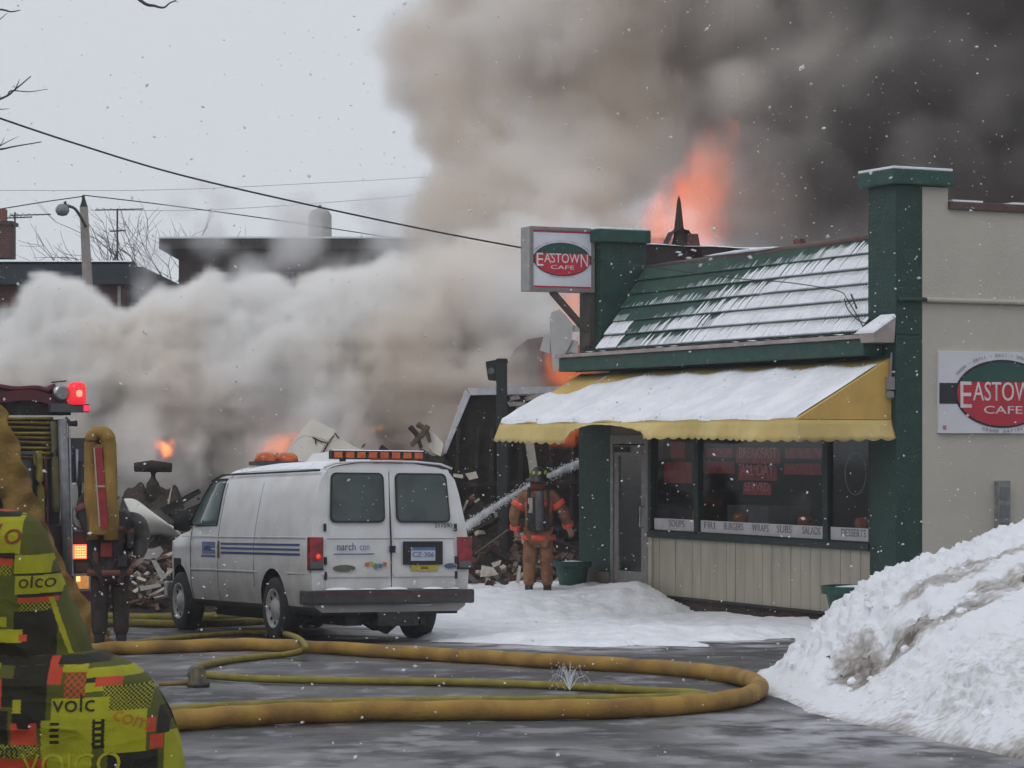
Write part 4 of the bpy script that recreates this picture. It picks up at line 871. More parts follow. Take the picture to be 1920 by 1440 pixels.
for i in range(5):
    for j in range(5): plate(140.5+4.4*i, 1023.5+4.8*j, 143.5+4.4*i, 1026.5+4.8*j, 'led', M('led_core', (1,.3,.1), .3, emit=(1., .33, .09, 3.)), -.054, -.05, 0, a_)
plate(142, 1056, 164, 1072, 'lamp', M('lamp_dark_amber', (.10,.035,.012), .25), -.04, .05)
b_ = plate(139, 1075, 171, 1109, 'lamp_frame', M('lamp_bezel', (.25,.25,.26), .3), -.03, .05)
plate(143, 1080, 166, 1104, 'reverse_lamp', M('amber_lit', (.5,.25,.08), .3, (.3,.12,.03), 26, emit=(1., .40, .10, .42)), -.05, -.03)
plate(144, 1081, 150, 1090, 'bulb', M('amber_core', (1,.6,.2), .3, emit=(1., .62, .22, 2.)), -.056, -.05, 0, b_)
plate(150, 1112, 172, 1130, 'reflector', M('reflector_red', (.12,.006,.02), .2), -.04, .05)
MB().box((tx(60), -.02, .5), (tx(172), .3, tz(140, 985))).build('tail_panel', M('tail_dark', (.03,.02,.022), .6), truck)
# ================================================================ hoses on the road
def rpath(pts, r, n=10): return curve_pts([roadP(px, py, r*1.0) for px, py in pts], n)
bigh = [(150,1223),(205,1216),(290,1214),(400,1210),(480,1209),(570,1213),(700,1220),(850,1229),(1000,1238),(1120,1245),(1230,1252),(1320,1260),(1380,1268),(1415,1279),(1424,1292),(1395,1306),(1330,1317),(1230,1325),(1100,1330),(900,1332),(700,1334),(520,1339),(400,1346),(310,1353),(180,1362),(20,1376)]
pts = rpath(bigh, .072); ht = hyo
bh = thing('supply_hose', 'thick charged yellow hose looping across the wet road', 'fire hose', pts[0], 0, 'yellow fire hoses on the road')
pl_ = [p-pts[0]+Vector((0, 0, .004*math.sin(i*.7))) for i, p in enumerate(pts)]
MB().tube(pl_, .072, 14).build('hose', ht, bh, smooth=True)
th1 = [(20,1236),(120,1224),(215,1210),(290,1201),(350,1195),(420,1189),(480,1186),(525,1187,.03),(552,1194,.10),(568,1204,.125),(573,1214,.11),(562,1222,.05),(530,1228,0),(480,1232),(430,1238),(390,1245),(366,1252),(360,1259),(372,1264),(410,1268),(470,1272),(560,1275),(700,1277),(850,1279),(1000,1284),(1130,1290),(1230,1296),(1300,1299),(1320,1303),(1290,1306),(1200,1309),(1000,1312),(760,1315),(560,1319),(400,1326),(320,1331),(150,1341)]
pp = curve_pts([roadP(q[0], q[1], .036+(q[2] if len(q) > 2 else 0)) for q in th1], 10)
h2 = thing('attack_hose', 'thinner yellow hose doubling back inside the thick hose loop', 'fire hose', pp[0], 0, 'yellow fire hoses on the road')
MB().tube([p-pp[0] for p in pp], .034, 10).build('hose', hyg, h2, smooth=True)
for k, (lab, q) in enumerate((('yellow hose lying behind the van wheels, the farther of two', [(150,1153),(230,1157),(330,1157),(420,1154),(480,1149),(540,1146),(620,1143)]), ('yellow hose lying behind the van wheels, the nearer of two', [(120,1170),(230,1168),(330,1170),(420,1168),(500,1163),(560,1157),(640,1156)]))):
    r_ = .055; qs = rpath(q, r_); t = thing('fire_hose', lab, 'fire hose', qs[0], 0, 'yellow fire hoses on the road')
    MB().tube([p-qs[0] for p in qs], r_, 10).build('hose', hyg, t, smooth=True)
# coupling with a dark gated valve
cp = roadP(365, 1288, .0); k_ = thing('hose_coupling', 'dark metal hose coupling standing where the thin hose turns', 'coupling', cp)
cm_ = M('coupling_metal', (.045,.045,.045), .45, (.10,.085,.03), 14., metal=.4)
MB().tube([(.03, .0, .07), (-.02, .1, .10), (-.04, .34, .11)], [.065, .055, .05], 12).build('elbow', cm_, k_, smooth=True)
MB().lathe([(.03, 0), (.095, .0), (.10, .035), (.07, .05), (.06, .15), (.035, .17)], 14, Matrix.Translation((.03, 0, 0))).build('valve_body', cm_, k_, smooth=True)
MB().tube([(-.02, 0, .04), (-.16, .0, .03), (-.30, .02, .02)], [.03, .02, .018], 8).build('lever', M('lever_brass', (.22,.15,.05), .5), k_, smooth=True)
# spray from a pin hole
sp = roadP(1068, 1294, .03); wj = M('spray_water', (.75,.78,.82), .2)
sb_ = MB()
for k in range(14):
    q = rt(-1.3, 1.3); h_ = rt(.10, .24); sb_.tube([(0, 0, 0), (.10*q*.5, .02, h_*.8), (.10*q, .03, h_), (.14*q, .03, h_*.5)], [.002, .0025, .002, .001], 4)
for k in range(40): sb_.obox((rt(.16), rt(.1), rt(.0, .22)), (.008,)*3)
tag(sb_.build('water_spurt', wj, None), 'small fan of water spurting from the thin hose', 'water spurt', kind='stuff').location = sp
# big hose slung from the hose bed to the ground
q = [TF.Y(-60, 700, .6), TF.Y(-30, 742, .1), TF.Y(-8, 800, -.15), TF.Y(22, 900, -.28), TF.Y(55, 990, -.35), TF.Y(95, 1080, -.45), TF.Y(140, 1145, -.6), TF.Y(178, 1195, -.7), TF.Y(196, 1222, -.8)]
q = [TT @ p for TT in [Matrix.Translation(TF.o) @ Matrix.Rotation(TF.a, 4, 'Z')] for p in q]
qs = curve_pts(q, 8); t = thing('draped_hose', 'wide yellow hose draped from the fire engine down to the road', 'fire hose', qs[-1], 0, 'yellow fire hoses on the road')
nq = len(qs); MB().tube([p-qs[-1]+Vector((0, .012*math.sin(i*1.3), 0)) for i, p in enumerate(qs)], [(.20 if i < nq*.6 else .20-.04*(i-nq*.6)/(nq*.4))*(1+.012*math.sin(i*.9)+.01*math.sin(i*2.3)) for i in range(nq)], 24, flat=(.35, 1)).build('hose', M('drape_ochre', (.27,.165,.035), .85, (.15,.085,.022), 3.5, .02, 16.), t, smooth=True)

# ================================================================ people
skin_m = M('skin', (.45,.26,.19), .6)
tan = M('bunker_tan', (.26,.125,.06), .85, (.13,.05,.03), 9., .006, 50.)
blackg = M('bunker_black', (.018,.018,.022), .85, (.04,.03,.03), 11., .006, 50.)
refl = M('orange_reflective', (.75,.10,.045), .5, (.6,.06,.04), 12., emit=None)
lime = M('lime_reflective', (.55,.62,.04), .5)
def limbs(J, hand=None):
    E_ = [('pelvis','waist'),('waist','chest'),('chest','neck'),('neck','head'),('head','crown')]
    for s in 'LR': E_ += [('chest','sh'+s),('sh'+s,'el'+s),('el'+s,'wr'+s),('wr'+s,'pa'+s),('pelvis','hip'+s),('hip'+s,'kn'+s),('kn'+s,'an'+s),('an'+s,'toe'+s)]
    return E_
def firefighter(label, base, rot, arms, coat_m, pants_m, band, legs, helmet_m, H=1.8, lean=(0, 0)):
    t = thing('person', label, 'person', base, rot)
    lx_, ly_ = lean
    J = {'pelvis': ((0, 0, .96), (.15,.12)), 'waist': ((lx_*.3, ly_*.3, 1.10), (.14,.11)), 'chest': ((lx_*.7, ly_*.7, 1.34), (.17,.12)), 'neck': ((lx_, ly_, 1.50), .06), 'head': ((lx_*1.1, ly_*1.1, 1.62), (.085,.09)), 'crown': ((lx_*1.15, ly_*1.15, 1.72), (.08,.085))}
    for s, sg in (('L', -1), ('R', 1)):
        sh, el, wr = arms[s]
        J['sh'+s] = ((sh[0]+lx_, sh[1]+ly_, sh[2]), .065); J['el'+s] = (el, .048); J['wr'+s] = (wr, .034)
        d = (Vector(wr)-Vector(el)).normalized(); pa = Vector(wr)+d*.07; J['pa'+s] = (tuple(pa), (.045,.022))
        hip, kn, an = legs[s]; J['hip'+s] = (hip, .09); J['kn'+s] = (kn, .065); J['an'+s] = (an, .048); J['toe'+s] = ((an[0]+.02*sg, an[1]+legs.get('toe', .16), an[2]-.05), .045)
    E_ = limbs(J)
    for s, sg in (('L', -1), ('R', 1)):   # five gloved fingers
        pa = Vector(J['pa'+s][0]); d = (pa-Vector(J['wr'+s][0])).normalized(); side_ = d.cross(Vector((0, 1, 0))).normalized()
        for k, (o_, ln) in enumerate(((-.03, .055), (-.01, .065), (.01, .062), (.03, .05))):
            a = 'f%s%d' % (s, k); J[a] = (tuple(pa+side_*o_+d*.03), .010); J[a+'t'] = (tuple(pa+side_*o_+d*(.03+ln)+Vector((0, .02, -.01))), .008); E_ += [('pa'+s, a), (a, a+'t')]
        J['th'+s] = (tuple(pa-d*.03+side_*-.05*sg), .012); E_.append(('wr'+s, 'th'+s))
    skin('body', J, E_, skin_m if helmet_m else skin_m, t)
    # coat: torso and sleeves
    Cj = {'waist': (J['waist'][0], (.20,.165)), 'hem': ((0, 0, .80), (.235,.19)), 'chest': (J['chest'][0], (.225,.17)), 'collar': (tuple(Vector(J['neck'][0])-Vector((0, 0, .02))), (.10,.10))}
    Ce = [('waist', 'hem'), ('waist', 'chest'), ('chest', 'collar')]
    for s in 'LR':
        Cj['sh'+s] = (J['sh'+s][0], .11); Cj['el'+s] = (J['el'+s][0], .088); Cj['wr'+s] = (J['wr'+s][0], .07); Ce += [('chest', 'sh'+s), ('sh'+s, 'el'+s), ('el'+s, 'wr'+s)]
    skin('coat', Cj, Ce, coat_m, t)
    Pj = {'p': ((0, 0, .92), (.19,.155))}; Pe = []
    for s in 'LR':
        Pj['h'+s] = (J['hip'+s][0], .125); Pj['k'+s] = (J['kn'+s][0], .10); Pj['a'+s] = (tuple(Vector(J['an'+s][0])+Vector((0, 0, .03))), .088); Pe += [('p', 'h'+s), ('h'+s, 'k'+s), ('k'+s, 'a'+s)]
    skin('trousers', Pj, Pe, pants_m, t)
    for s in 'LR':
        an = Vector(J['an'+s][0]); to = Vector(J['toe'+s][0])
        skin('boot', {'a': (tuple(an+Vector((0, 0, .12))), .065), 'b': (tuple(an+Vector((0, 0, -.03))), .06), 'c': (tuple(to), .052)}, [('a', 'b'), ('b', 'c')], rubber, t)
    def ring(c, d, r, h_, m_=band, el=1., name='reflective_band'):
        d = Vector(d).normalized(); R_ = d.to_track_quat('Z', 'Y').to_matrix().to_4x4()
        T = Matrix.Translation(Vector(c)) @ R_ @ Matrix.Diagonal((1, el, 1, 1))
        return MB().lathe([(r*.96, -h_/2), (r, -h_/2*.9), (r, h_/2*.9), (r*.96, h_/2)], 20, T).build(name, m_, t, smooth=True)
    for s in 'LR':
        sh, el, wr = (Vector(J[k+s][0]) for k in ('sh', 'el', 'wr'))
        ring(sh.lerp(el, .55), el-sh, .105, .075); ring(el.lerp(wr, .86), wr-el, .082, .06)
    ring((0, 0, .85), (0, 0, 1), .245, .07, el=.82); ring(Vector(J['chest'][0])+Vector((0, 0, -.02)), (0, 0, 1), .235, .06, el=.78)
    if helmet_m:
        hc = Vector(J['head'][0])+Vector((0, 0, .06)); T = Matrix.Translation(hc) @ Matrix.Rotation(.1, 4, 'X')
        hl = MB().lathe([(.205, -.035), (.215, -.015), (.15, .005), (.145, .06), (.115, .12), (.06, .155), (.01, .165)], 24, T @ Matrix.Diagonal((.82, 1.05, 1, 1))).build('helmet', helmet_m, t, smooth=True)
        for q in range(8):
            a = q*math.pi/4+.2; MB().obox((.112*math.cos(a), .135*math.sin(a), .09), (.035, .012, .045), T, (0, 0, a+math.pi/2)).build('helmet_mark', lime, hl, bevel=.004)
        MB().lathe([(.12, -.17), (.135, -.10), (.13, -.02)], 18, Matrix.Translation(hc) @ Matrix.Diagonal((.85, 1, 1, 1))).build('ear_flap', M('flap_red', (.17,.035,.025), .8), hl, smooth=True)
        # face under the brim (towards +y, the way the figure looks)
        f = MB(); 
        for s in (-1, 1): f.lathe([(.002, -.008), (.011, 0), (.002, .008)], 8, Matrix.Translation(Vector(J['head'][0])+Vector((s*.032, .088, .015))))
        f.build('eye', rubber, t)
        MB().hexa([Vector(J['head'][0])+Vector(v) for v in ((-.014, .085, -.03), (.014, .085, -.03), (.012, .115, -.03), (-.012, .115, -.03), (-.006, .085, .02), (.006, .085, .02), (.004, .095, .02), (-.004, .095, .02))]).build('nose', skin_m, t)
        MB().obox(Vector(J['head'][0])+Vector((0, .09, -.055)), (.045, .01, .01)).build('mouth', M('lips', (.3,.1,.09)), t)
    return t, J
sh = lambda x: (x, 0, 1.44)
b1 = P(1009, 1110, 38.6)
ff, J = firefighter('firefighter in tan gear with orange bands, seen from behind beside the planter', (b1.x, b1.y, -.06), 0,
   {'L': ((-.20, 0, 1.43), (-.345, -.02, 1.20), (-.31, .10, .97)), 'R': ((.20, 0, 1.43), (.35, .0, 1.22), (.43, .12, 1.0))}, tan, tan, refl,
   {'L': ((-.10, 0, .88), (-.12, .02, .5), (-.13, 0, .11)), 'R': ((.10, 0, .88), (.12, .02, .5), (.13, 0, .11))}, M('helmet_black', (.02,.02,.022), .35))
ff.scale = (1.03, 1.03, 1.03)
ap = MB().box((-.16, -.24, .98), (.16, -.17, 1.20)).box((-.08, -.22, 1.18), (.08, -.16, 1.42)).build('air_pack_harness', blackg, ff, bevel=.02)
MB().lathe([(.02, -.28), (.05, -.27), (.06, -.22), (.062, .18), (.045, .25), (.02, .27)], 16, Matrix.Translation((.02, -.29, 1.24))).build('air_cylinder', M('cylinder_grey', (.08,.08,.085), .5, (.05,.05,.055), 12.), ap, smooth=True)
for x in (-.13, .13): MB().tube([(x, -.17, 1.08), (x*1.1, -.19, 1.3), (x, -.05, 1.55)], .022, 6).build('strap', blackg, ap)
MB().obox((-.11, -.18, 1.30), (.07, .03, .22)).build('folded_cloth', M('cloth_cream', (.42,.38,.30)), ff, bevel=.01)
gb = roadP(206, 1222, 0)
f2, J2 = firefighter('firefighter in dark gear at the engine tail under a tall yellow hose pack', (gb.x, gb.y, gb.z), math.radians(12),
   {'L': ((-.18, 0, 1.42), (-.28, .1, 1.6), (-.12, .06, 1.78)), 'R': ((.19, 0, 1.42), (.27, .06, 1.18), (.17, .18, 1.10))}, blackg, M('bunker_umber', (.04,.028,.024), .85, (.022,.016,.015), 10., .006), M('dull_band', (.16,.045,.035), .6),
   {'L': ((-.10, 0, .88), (-.11, .03, .5), (-.11, .0, .11)), 'R': ((.10, 0, .88), (.12, .04, .5), (.12, 0, .11))}, M('helmet_black', (.02,.02,.022), .35), lean=(-.06, .0))
for nm, c, s_, mt_k in (('radio', (.21, -.14, 1.2), (.07,.05,.16), rubber), ('pouch', (-.05, -.19, 1.10), (.12,.07,.15), M('pouch_red', (.28,.03,.025))), ('glove', (.12, -.19, .98), (.10,.06,.12), rubber), ('tool_holder', (-.16, -.15, .98), (.06,.06,.2), M('tool_brown', (.12,.05,.03)))):
    MB().obox(c, s_).build(nm, mt_k, f2, bevel=.012)
MB().tube(curve_pts([(.16, .05, 1.45), (.30, .0, 1.38), (.34, -.02, 1.2), (.30, -.02, 1.02)], 6), [.06+.035*math.sin(i/18*3.1) for i in range(19)], 8).build('folded_coat', M('grey_pink_cloth', (.12,.10,.11), .8, (.03,.03,.03), 6.), f2, smooth=True)
# hose pack on the shoulder
pk_c = P(188, 906, 28.4)
pk = thing('hose_pack', 'tall rounded yellow hose pack with a red strap on a firefighter shoulder', 'hose pack', (pk_c.x, pk_c.y, pk_c.z), 0)
for k in range(3):
    y_ = -.10+.10*k; pt = []
    for q in np.linspace(0, math.pi, 12): pt.append((.085*math.cos(q), y_, .44+.10*math.sin(q)))
    pt = [(.085+.04, y_, -.60), (.085+.02, y_, -.2)]+pt+[(-.085, y_, -.2), (-.06, y_, -.60)]
    MB().tube(pt, .072, 10).build('hose_loop', hyg if k == 1 else hyo, pk, smooth=True)
MB().hexa([(-.10, -.16, -.55), (.14, -.16, -.55), (.14, .16, -.55), (-.10, .16, -.55), (-.10, -.155, .42), (.09, -.155, .42), (.09, .16, .42), (-.10, .16, .42)]).build('pack_core', hyo, pk, bevel=.05)
MB().hexa([(.03, -.185, -.48), (.11, -.185, -.48), (.11, -.158, -.48), (.03, -.158, -.48), (-.03, -.185, .38), (.045, -.185, .38), (.045, -.158, .38), (-.03, -.158, .38)]).build('red_strap', M('strap_red', (.33,.03,.035), .6, (.24,.02,.03), 12.), pk)
MB().hexa([(.015, -.19, -.46), (.03, -.19, -.46), (.03, -.16, -.46), (.015, -.16, -.46), (-.045, -.19, .38), (-.03, -.19, .38), (-.03, -.16, .38), (-.045, -.16, .38)]).box((.0, -.19, -.04), (.08, -.186, -.02)).build('strap_edge', M('strap_edge', (.4,.38,.3)), pk)

# ================================================================ bystander in a printed jacket (close to the camera, mostly outside the frame)
PY = 6.7; PX = lambda px: (px-960)/F*PY; PZ = lambda py: EYE+(HY-py)/F*PY
gz0 = float(roadz(PY)); S_ = PY/F
by = thing('person', 'bystander in a yellow, black and orange printed jacket at the edge of the picture', 'person', (PX(20), PY, gz0))
O_ = Vector((PX(20), PY, gz0))
# colours of the print, laid out on the cloth (u to the right, v down, in print units)
Yc, Kc, Oc, Gc = (.34,.335,.014), (.022,.020,.013), (.50,.065,.03), (.085,.09,.014)
rects = [(-400,-400,1500,2200,Gc),(0,0,175,112,Yc),(0,108,150,142,Kc),(0,140,140,182,Oc),(0,182,135,240,'c'),(0,236,32,282,Oc),(0,282,56,540,Kc),(150,120,338,232,Yc),(150,232,400,245,Kc),(160,245,400,352,Yc),(175,350,400,372,Kc),(180,372,390,402,Oc),(190,402,352,455,'c'),(160,455,400,720,Kc),(56,440,150,560,Gc),(0,490,120,545,Yc),(0,560,210,640,Yc),(60,640,190,720,Kc),(190,590,235,632,Oc),(0,640,60,722,Yc),
 (-300,722,700,768,Kc),(0,760,75,815,Oc),(75,755,102,1030,Yc),(0,815,80,960,Yc),(0,960,75,1025,Kc),(85,845,122,1022,Oc),(122,840,188,1005,Kc),(188,770,385,1130,Kc),(190,960,240,1040,Yc),(385,725,432,875,Oc),(385,785,462,882,Oc),(462,770,600,812,Yc),(485,812,600,960,'o'),(600,795,1000,850,Yc),(600,850,652,882,Kc),(600,880,760,930,Yc),(652,850,800,905,Oc),(700,900,960,1040,'c'),(415,960,740,1102,Yc),(360,1090,652,1402,Yc),(410,1100,465,1240,'t'),(652,1090,720,1262,Kc),(668,1090,700,1240,'t'),(720,1042,945,1302,Yc),(738,1292,1010,1500,Kc),(75,1030,162,1300,Kc),(0,1022,75,1112,Yc),(0,1112,75,1172,Oc),(0,1172,75,1230,Yc),(180,1102,335,1228,Oc),(218,1102,290,1135,Kc),(110,1230,352,1312,'c'),(110,1312,395,1402,Oc),(0,1230,60,1330,'c'),(0,1330,60,1420,Kc),(945,1100,992,1182,Oc),(965,1200,1035,1285,Oc),(1040,1190,1140,1500,Yc),(1000,1040,1060,1200,Kc),(0,1402,300,1500,Yc),(300,1402,740,1500,Kc)]
def paintcloth(X, Z):
    u = ((X/S_+960)-0)*3.273; v = ((HY-(Z-EYE)/S_)-1000)*3.273
    uu = np.where(u < 0, (-u*.9) % 1100, u); uu = np.where(uu > 1150, uu % 1100, uu)
    vv = np.where(v > 1500, 760+(v % 720), v); vv = np.where(vv < -2, (-vv) % 700, vv)
    col = np.zeros(X.shape+(3,), np.float32)
    wob = 4*np.sin(uu*.02)+3*np.sin(vv*.03)
    for x0, y0, x1, y1, c in rects:
        m = (uu >= x0) & (uu < x1) & (vv+wob*.5 >= y0) & (vv+wob*.5 < y1)
        if c == 'c': k = ((np.floor(uu/11)+np.floor(vv/11)) % 2)[..., None]; col = np.where(m[..., None], k*np.array(Kc)+(1-k)*np.array([.3,.3,.015]), col)
        elif c == 'o': k = ((np.floor(uu/19)+np.floor(vv/19)) % 2)[..., None]; col = np.where(m[..., None], k*np.array(Gc)+(1-k)*np.array(Oc), col)
        elif c == 't': k = ((np.floor(vv/18)) % 2)[..., None]; col = np.where(m[..., None], k*np.array(Kc)+(1-k)*np.array(Yc), col)
        else: col = np.where(m[..., None], np.array(c), col)
    st_ = (np.abs(uu-(355+.36*(vv-380))) < 14) & (vv > 380) & (vv < 716); col = np.where(st_[..., None], np.array(Yc), col)
    return col.astype(np.float32)
def cloth_mat():
    m = bpy.data.materials.new('printed_cloth'); m.use_nodes = True; n = m.node_tree.nodes; L = m.node_tree.links; b = n['Principled BSDF']
    at = n.new('ShaderNodeAttribute'); at.attribute_name = 'print'; tc = n.new('ShaderNodeTexCoord')
    z = n.new('ShaderNodeTexNoise'); z.inputs['Scale'].default_value = 300; L.new(tc.outputs['Object'], z.inputs[0])
    z2 = n.new('ShaderNodeTexNoise'); z2.inputs['Scale'].default_value = 9; z2.inputs['Detail'].default_value = 5; L.new(tc.outputs['Object'], z2.inputs[0])
    r = n.new('ShaderNodeValToRGB'); r.color_ramp.elements[0].position = .3; r.color_ramp.elements[0].color = (.55,.55,.55,1); r.color_ramp.elements[1].position = .65; r.color_ramp.elements[1].color = (1,1,1,1); L.new(z2.outputs[0], r.inputs[0])
    mx = n.new('ShaderNodeMixRGB'); mx.blend_type = 'MULTIPLY'; mx.inputs[0].default_value = .75; L.new(at.outputs['Color'], mx.inputs[1]); L.new(r.outputs[0], mx.inputs[2]); L.new(mx.outputs[0], b.inputs['Base Color'])
    b.inputs['Roughness'].default_value = .75; b.inputs['Specular IOR Level'].default_value = .25
    bp = n.new('ShaderNodeBump'); bp.inputs['Distance'].default_value = .0015; L.new(z.outputs[0], bp.inputs['Height']); L.new(bp.outputs[0], b.inputs['Normal']); return m
cloth = cloth_mat()
def loftcloth(name, keys, b_, nz, na, parent, seed):
    """keys: (py, centre px, right edge px)"""
    py = np.linspace(keys[0][0], keys[-1][0], nz); cx_ = np.interp(py, [k[0] for k in keys], [k[1] for k in keys]); rx_ = np.interp(py, [k[0] for k in keys], [k[2] for k in keys])
    ker = np.array([.25,.5,.25])
    for _ in range(6): rx_[1:-1] = np.convolve(rx_, ker, 'valid'); cx_[1:-1] = np.convolve(cx_, ker, 'valid')
    A_ = np.linspace(0, 2*math.pi, na); PYg, Ag = np.meshgrid(py, A_, indexing='ij')
    a_ = (rx_-cx_)[:, None]*S_; wx = ((cx_-960)*S_)[:, None]; wzz = (EYE+(HY-PYg)*S_)
    bb = np.interp(py, [k[0] for k in keys], b_)[:, None]
    wr = fbm(Ag*2/math.pi*1.5+9, wzz*5, wzz*0, 1.0, 4, seed)*.034*np.sin(Ag/2)+fbm(Ag*3+9, wzz*14, wzz*0, 1.0, 3, seed+5, True)*.007+.006*np.sin(wzz*70+3*np.sin(Ag*3))*np.abs(np.sin(Ag))**2*np.exp(-((PYg-1225)/60)**2)
    X_ = wx+(a_+wr*.3)*np.cos(Ag); Y_ = PY-(bb+wr)*np.sin(Ag)
    co = np.stack([X_-O_.x, Y_-O_.y, wzz-O_.z], -1).reshape(-1, 3)
    me = npmesh(name, co, gridfaces(nz, na), cloth); colr = paintcloth(X_, wzz).reshape(-1, 3)
    at = me.attributes.new('print', 'FLOAT_COLOR', 'POINT'); at.data.foreach_set('color', np.concatenate([colr, np.ones((len(colr), 1), np.float32)], 1).ravel())
    return link(name, me, parent)
up_k = [(952, -60, -40), (955, -60, 22), (960, -58, 45), (975, -55, 70), (1000, -50, 86), (1040, -42, 100), (1080, -33, 115), (1120, -24, 131), (1160, -14, 150), (1200, -4, 166), (1228, 5, 176)]
jk = loftcloth('jacket', up_k, [.03, .07, .09, .12, .15, .16, .17, .175, .18, .18, .18], 260, 520, by, 11)
lo_k = [(1216, 8, 150), (1218, 12, 178), (1230, 25, 215), (1245, 40, 250), (1270, 55, 281), (1300, 70, 302), (1330, 80, 319), (1370, 90, 333), (1440, 98, 347), (1520, 95, 345), (1640, 80, 310)]
sk = loftcloth('jacket_skirt', lo_k, [.15, .18, .20, .22, .24, .25, .26, .26, .26, .25, .24], 420, 620, jk, 12)
Bt = bpy.data.materials['printed_cloth']
# waist cord, collar/hood, sleeves, head, legs
def prt(mb, nm, mt_k, par=by, **k): return mb.build(nm, mt_k, par, smooth=True, **k)
L_ = lambda px, py, dy=0.: Vector((PX(px), PY+dy, PZ(py)))-O_
skin('body', {'p': (L_(70, 1500), (.15,.13)), 'c': (L_(-30, 1080), (.15,.12)), 'n': (L_(-95, 930), .06), 'h': (L_(-125, 860), (.09,.10)), 'hc': (L_(-130, 800), (.085,.095)),
   'shL': (L_(-60, 990, -.16), .06), 'elL': (L_(-190, 1150, -.2), .045), 'wrL': (L_(-330, 1080, -.12), .033), 'hL': (L_(-385, 1050, -.1), (.04,.022)), 'f1': (L_(-425, 1030, -.12), .011), 'f2': (L_(-430, 1045, -.09), .011), 'f3': (L_(-428, 1060, -.07), .011), 'f4': (L_(-420, 1072, -.06), .010), 'th': (L_(-380, 1015, -.12), .012),
   'shR': (L_(-60, 990, .16), .06), 'elR': (L_(-190, 1150, .2), .045), 'wrR': (L_(-330, 1080, .12), .033), 'hR': (L_(-385, 1050, .1), (.04,.022)),
   'hiL': (L_(80, 1560, -.1), .09), 'knL': (Vector((.02, -.1, .48)), .065), 'anL': (Vector((.03, -.1, .09)), .045), 'toL': (Vector((-.13, -.12, .045)), .045),
   'hiR': (L_(80, 1560, .1), .09), 'knR': (Vector((.04, .1, .48)), .065), 'anR': (Vector((.06, .1, .09)), .045), 'toR': (Vector((-.1, .12, .045)), .045)},
   [('p','c'),('c','n'),('n','h'),('h','hc'),('c','shL'),('shL','elL'),('elL','wrL'),('wrL','hL'),('hL','f1'),('hL','f2'),('hL','f3'),('hL','f4'),('wrL','th'),('c','shR'),('shR','elR'),('elR','wrR'),('wrR','hR'),('p','hiL'),('hiL','knL'),('knL','anL'),('anL','toL'),('p','hiR'),('hiR','knR'),('knR','anR'),('anR','toR')], skin_m, by)
jy = M('jacket_yellow', (.42,.42,.012), .75, (.03,.03,.012), 9., lo=.45, hi=.5)
for s in (-1, 1): skin('sleeve', {'a': (L_(-50, 1000, s*.15), .085), 'b': (L_(-190, 1150, s*.2), .075), 'c': (L_(-325, 1085, s*.12), .055)}, [('a', 'b'), ('b', 'c')], jy, by)
skin('trousers', {'p': (L_(75, 1530), (.18,.16)), 'hL': (L_(80, 1580, -.1), .115), 'kL': (Vector((.02, -.1, .48)), .09), 'aL': (Vector((.03, -.1, .13)), .08), 'hR': (L_(80, 1580, .1), .115), 'kR': (Vector((.04, .1, .48)), .09), 'aR': (Vector((.06, .1, .13)), .08)}, [('p','hL'),('hL','kL'),('kL','aL'),('p','hR'),('hR','kR'),('kR','aR')], M('jeans', (.03,.04,.07), .85), by)
skin('hood', {'a': (L_(-75, 940), (.13,.13)), 'b': (L_(-115, 880), (.13,.13)), 'c': (L_(-120, 810), (.115,.12)), 'd': (L_(-118, 775), (.07,.08))}, [('a', 'b'), ('b', 'c'), ('c', 'd')], jy, by)
# printed lettering following the cloth
def on_cloth(s, size, mt_k, px, py, par, sx=1., rot=0., name='lettering'):
    t = text(s, size, mt_k, par, (0, 0, 0), (math.cos(rot), 0, math.sin(rot)), (-math.sin(rot), 0, math.cos(rot)), name=name, sx=sx, ext=0)
    me = t.data; bm = bmesh.new(); bm.from_mesh(me); bmesh.ops.triangulate(bm, faces=bm.faces); bmesh.ops.subdivide_edges(bm, edges=[e for e in bm.edges if e.calc_length() > .008], cuts=2, use_grid_fill=False); bm.to_mesh(me); bm.free()
    o_ = Vector((PX(px), 0, PZ(py)))-Vector((O_.x, 0, O_.z))
    for v in me.vertices:
        x, z = v.co.x+o_.x, v.co.z+o_.z
        ok, hit, nn, _ = par.ray_cast(Vector((x, -3, z)), Vector((0, 1, 0)))
        v.co = Vector((x, (hit.y if ok else 0)-.0025, z))
    return t
bpy.context.view_layer.update()
pk_, py_, po_ = M('print_black', Kc, .75), M('print_yellow', Yc, .75), M('print_orange', (.45,.16,.02), .75)
on_cloth('Vo', .078, pk_ if False else M('print_ochre', (.2,.05,.02), .8), 27, 1030, jk, 1.0, .15); on_cloth('olco', .048, M('print_rim', (.05,.02,.01), .8), 84, 1104, jk, .95)
on_cloth('volc', .058, pk_, 166, 1326, sk, 1.05); on_cloth('com', .052, po_, 258, 1352, sk, .95, -.42); on_cloth('VOlCO', .078, py_, 163, 1443, sk, .95); on_cloth('volcom', .05, pk_, 20, 1405, sk, .9)
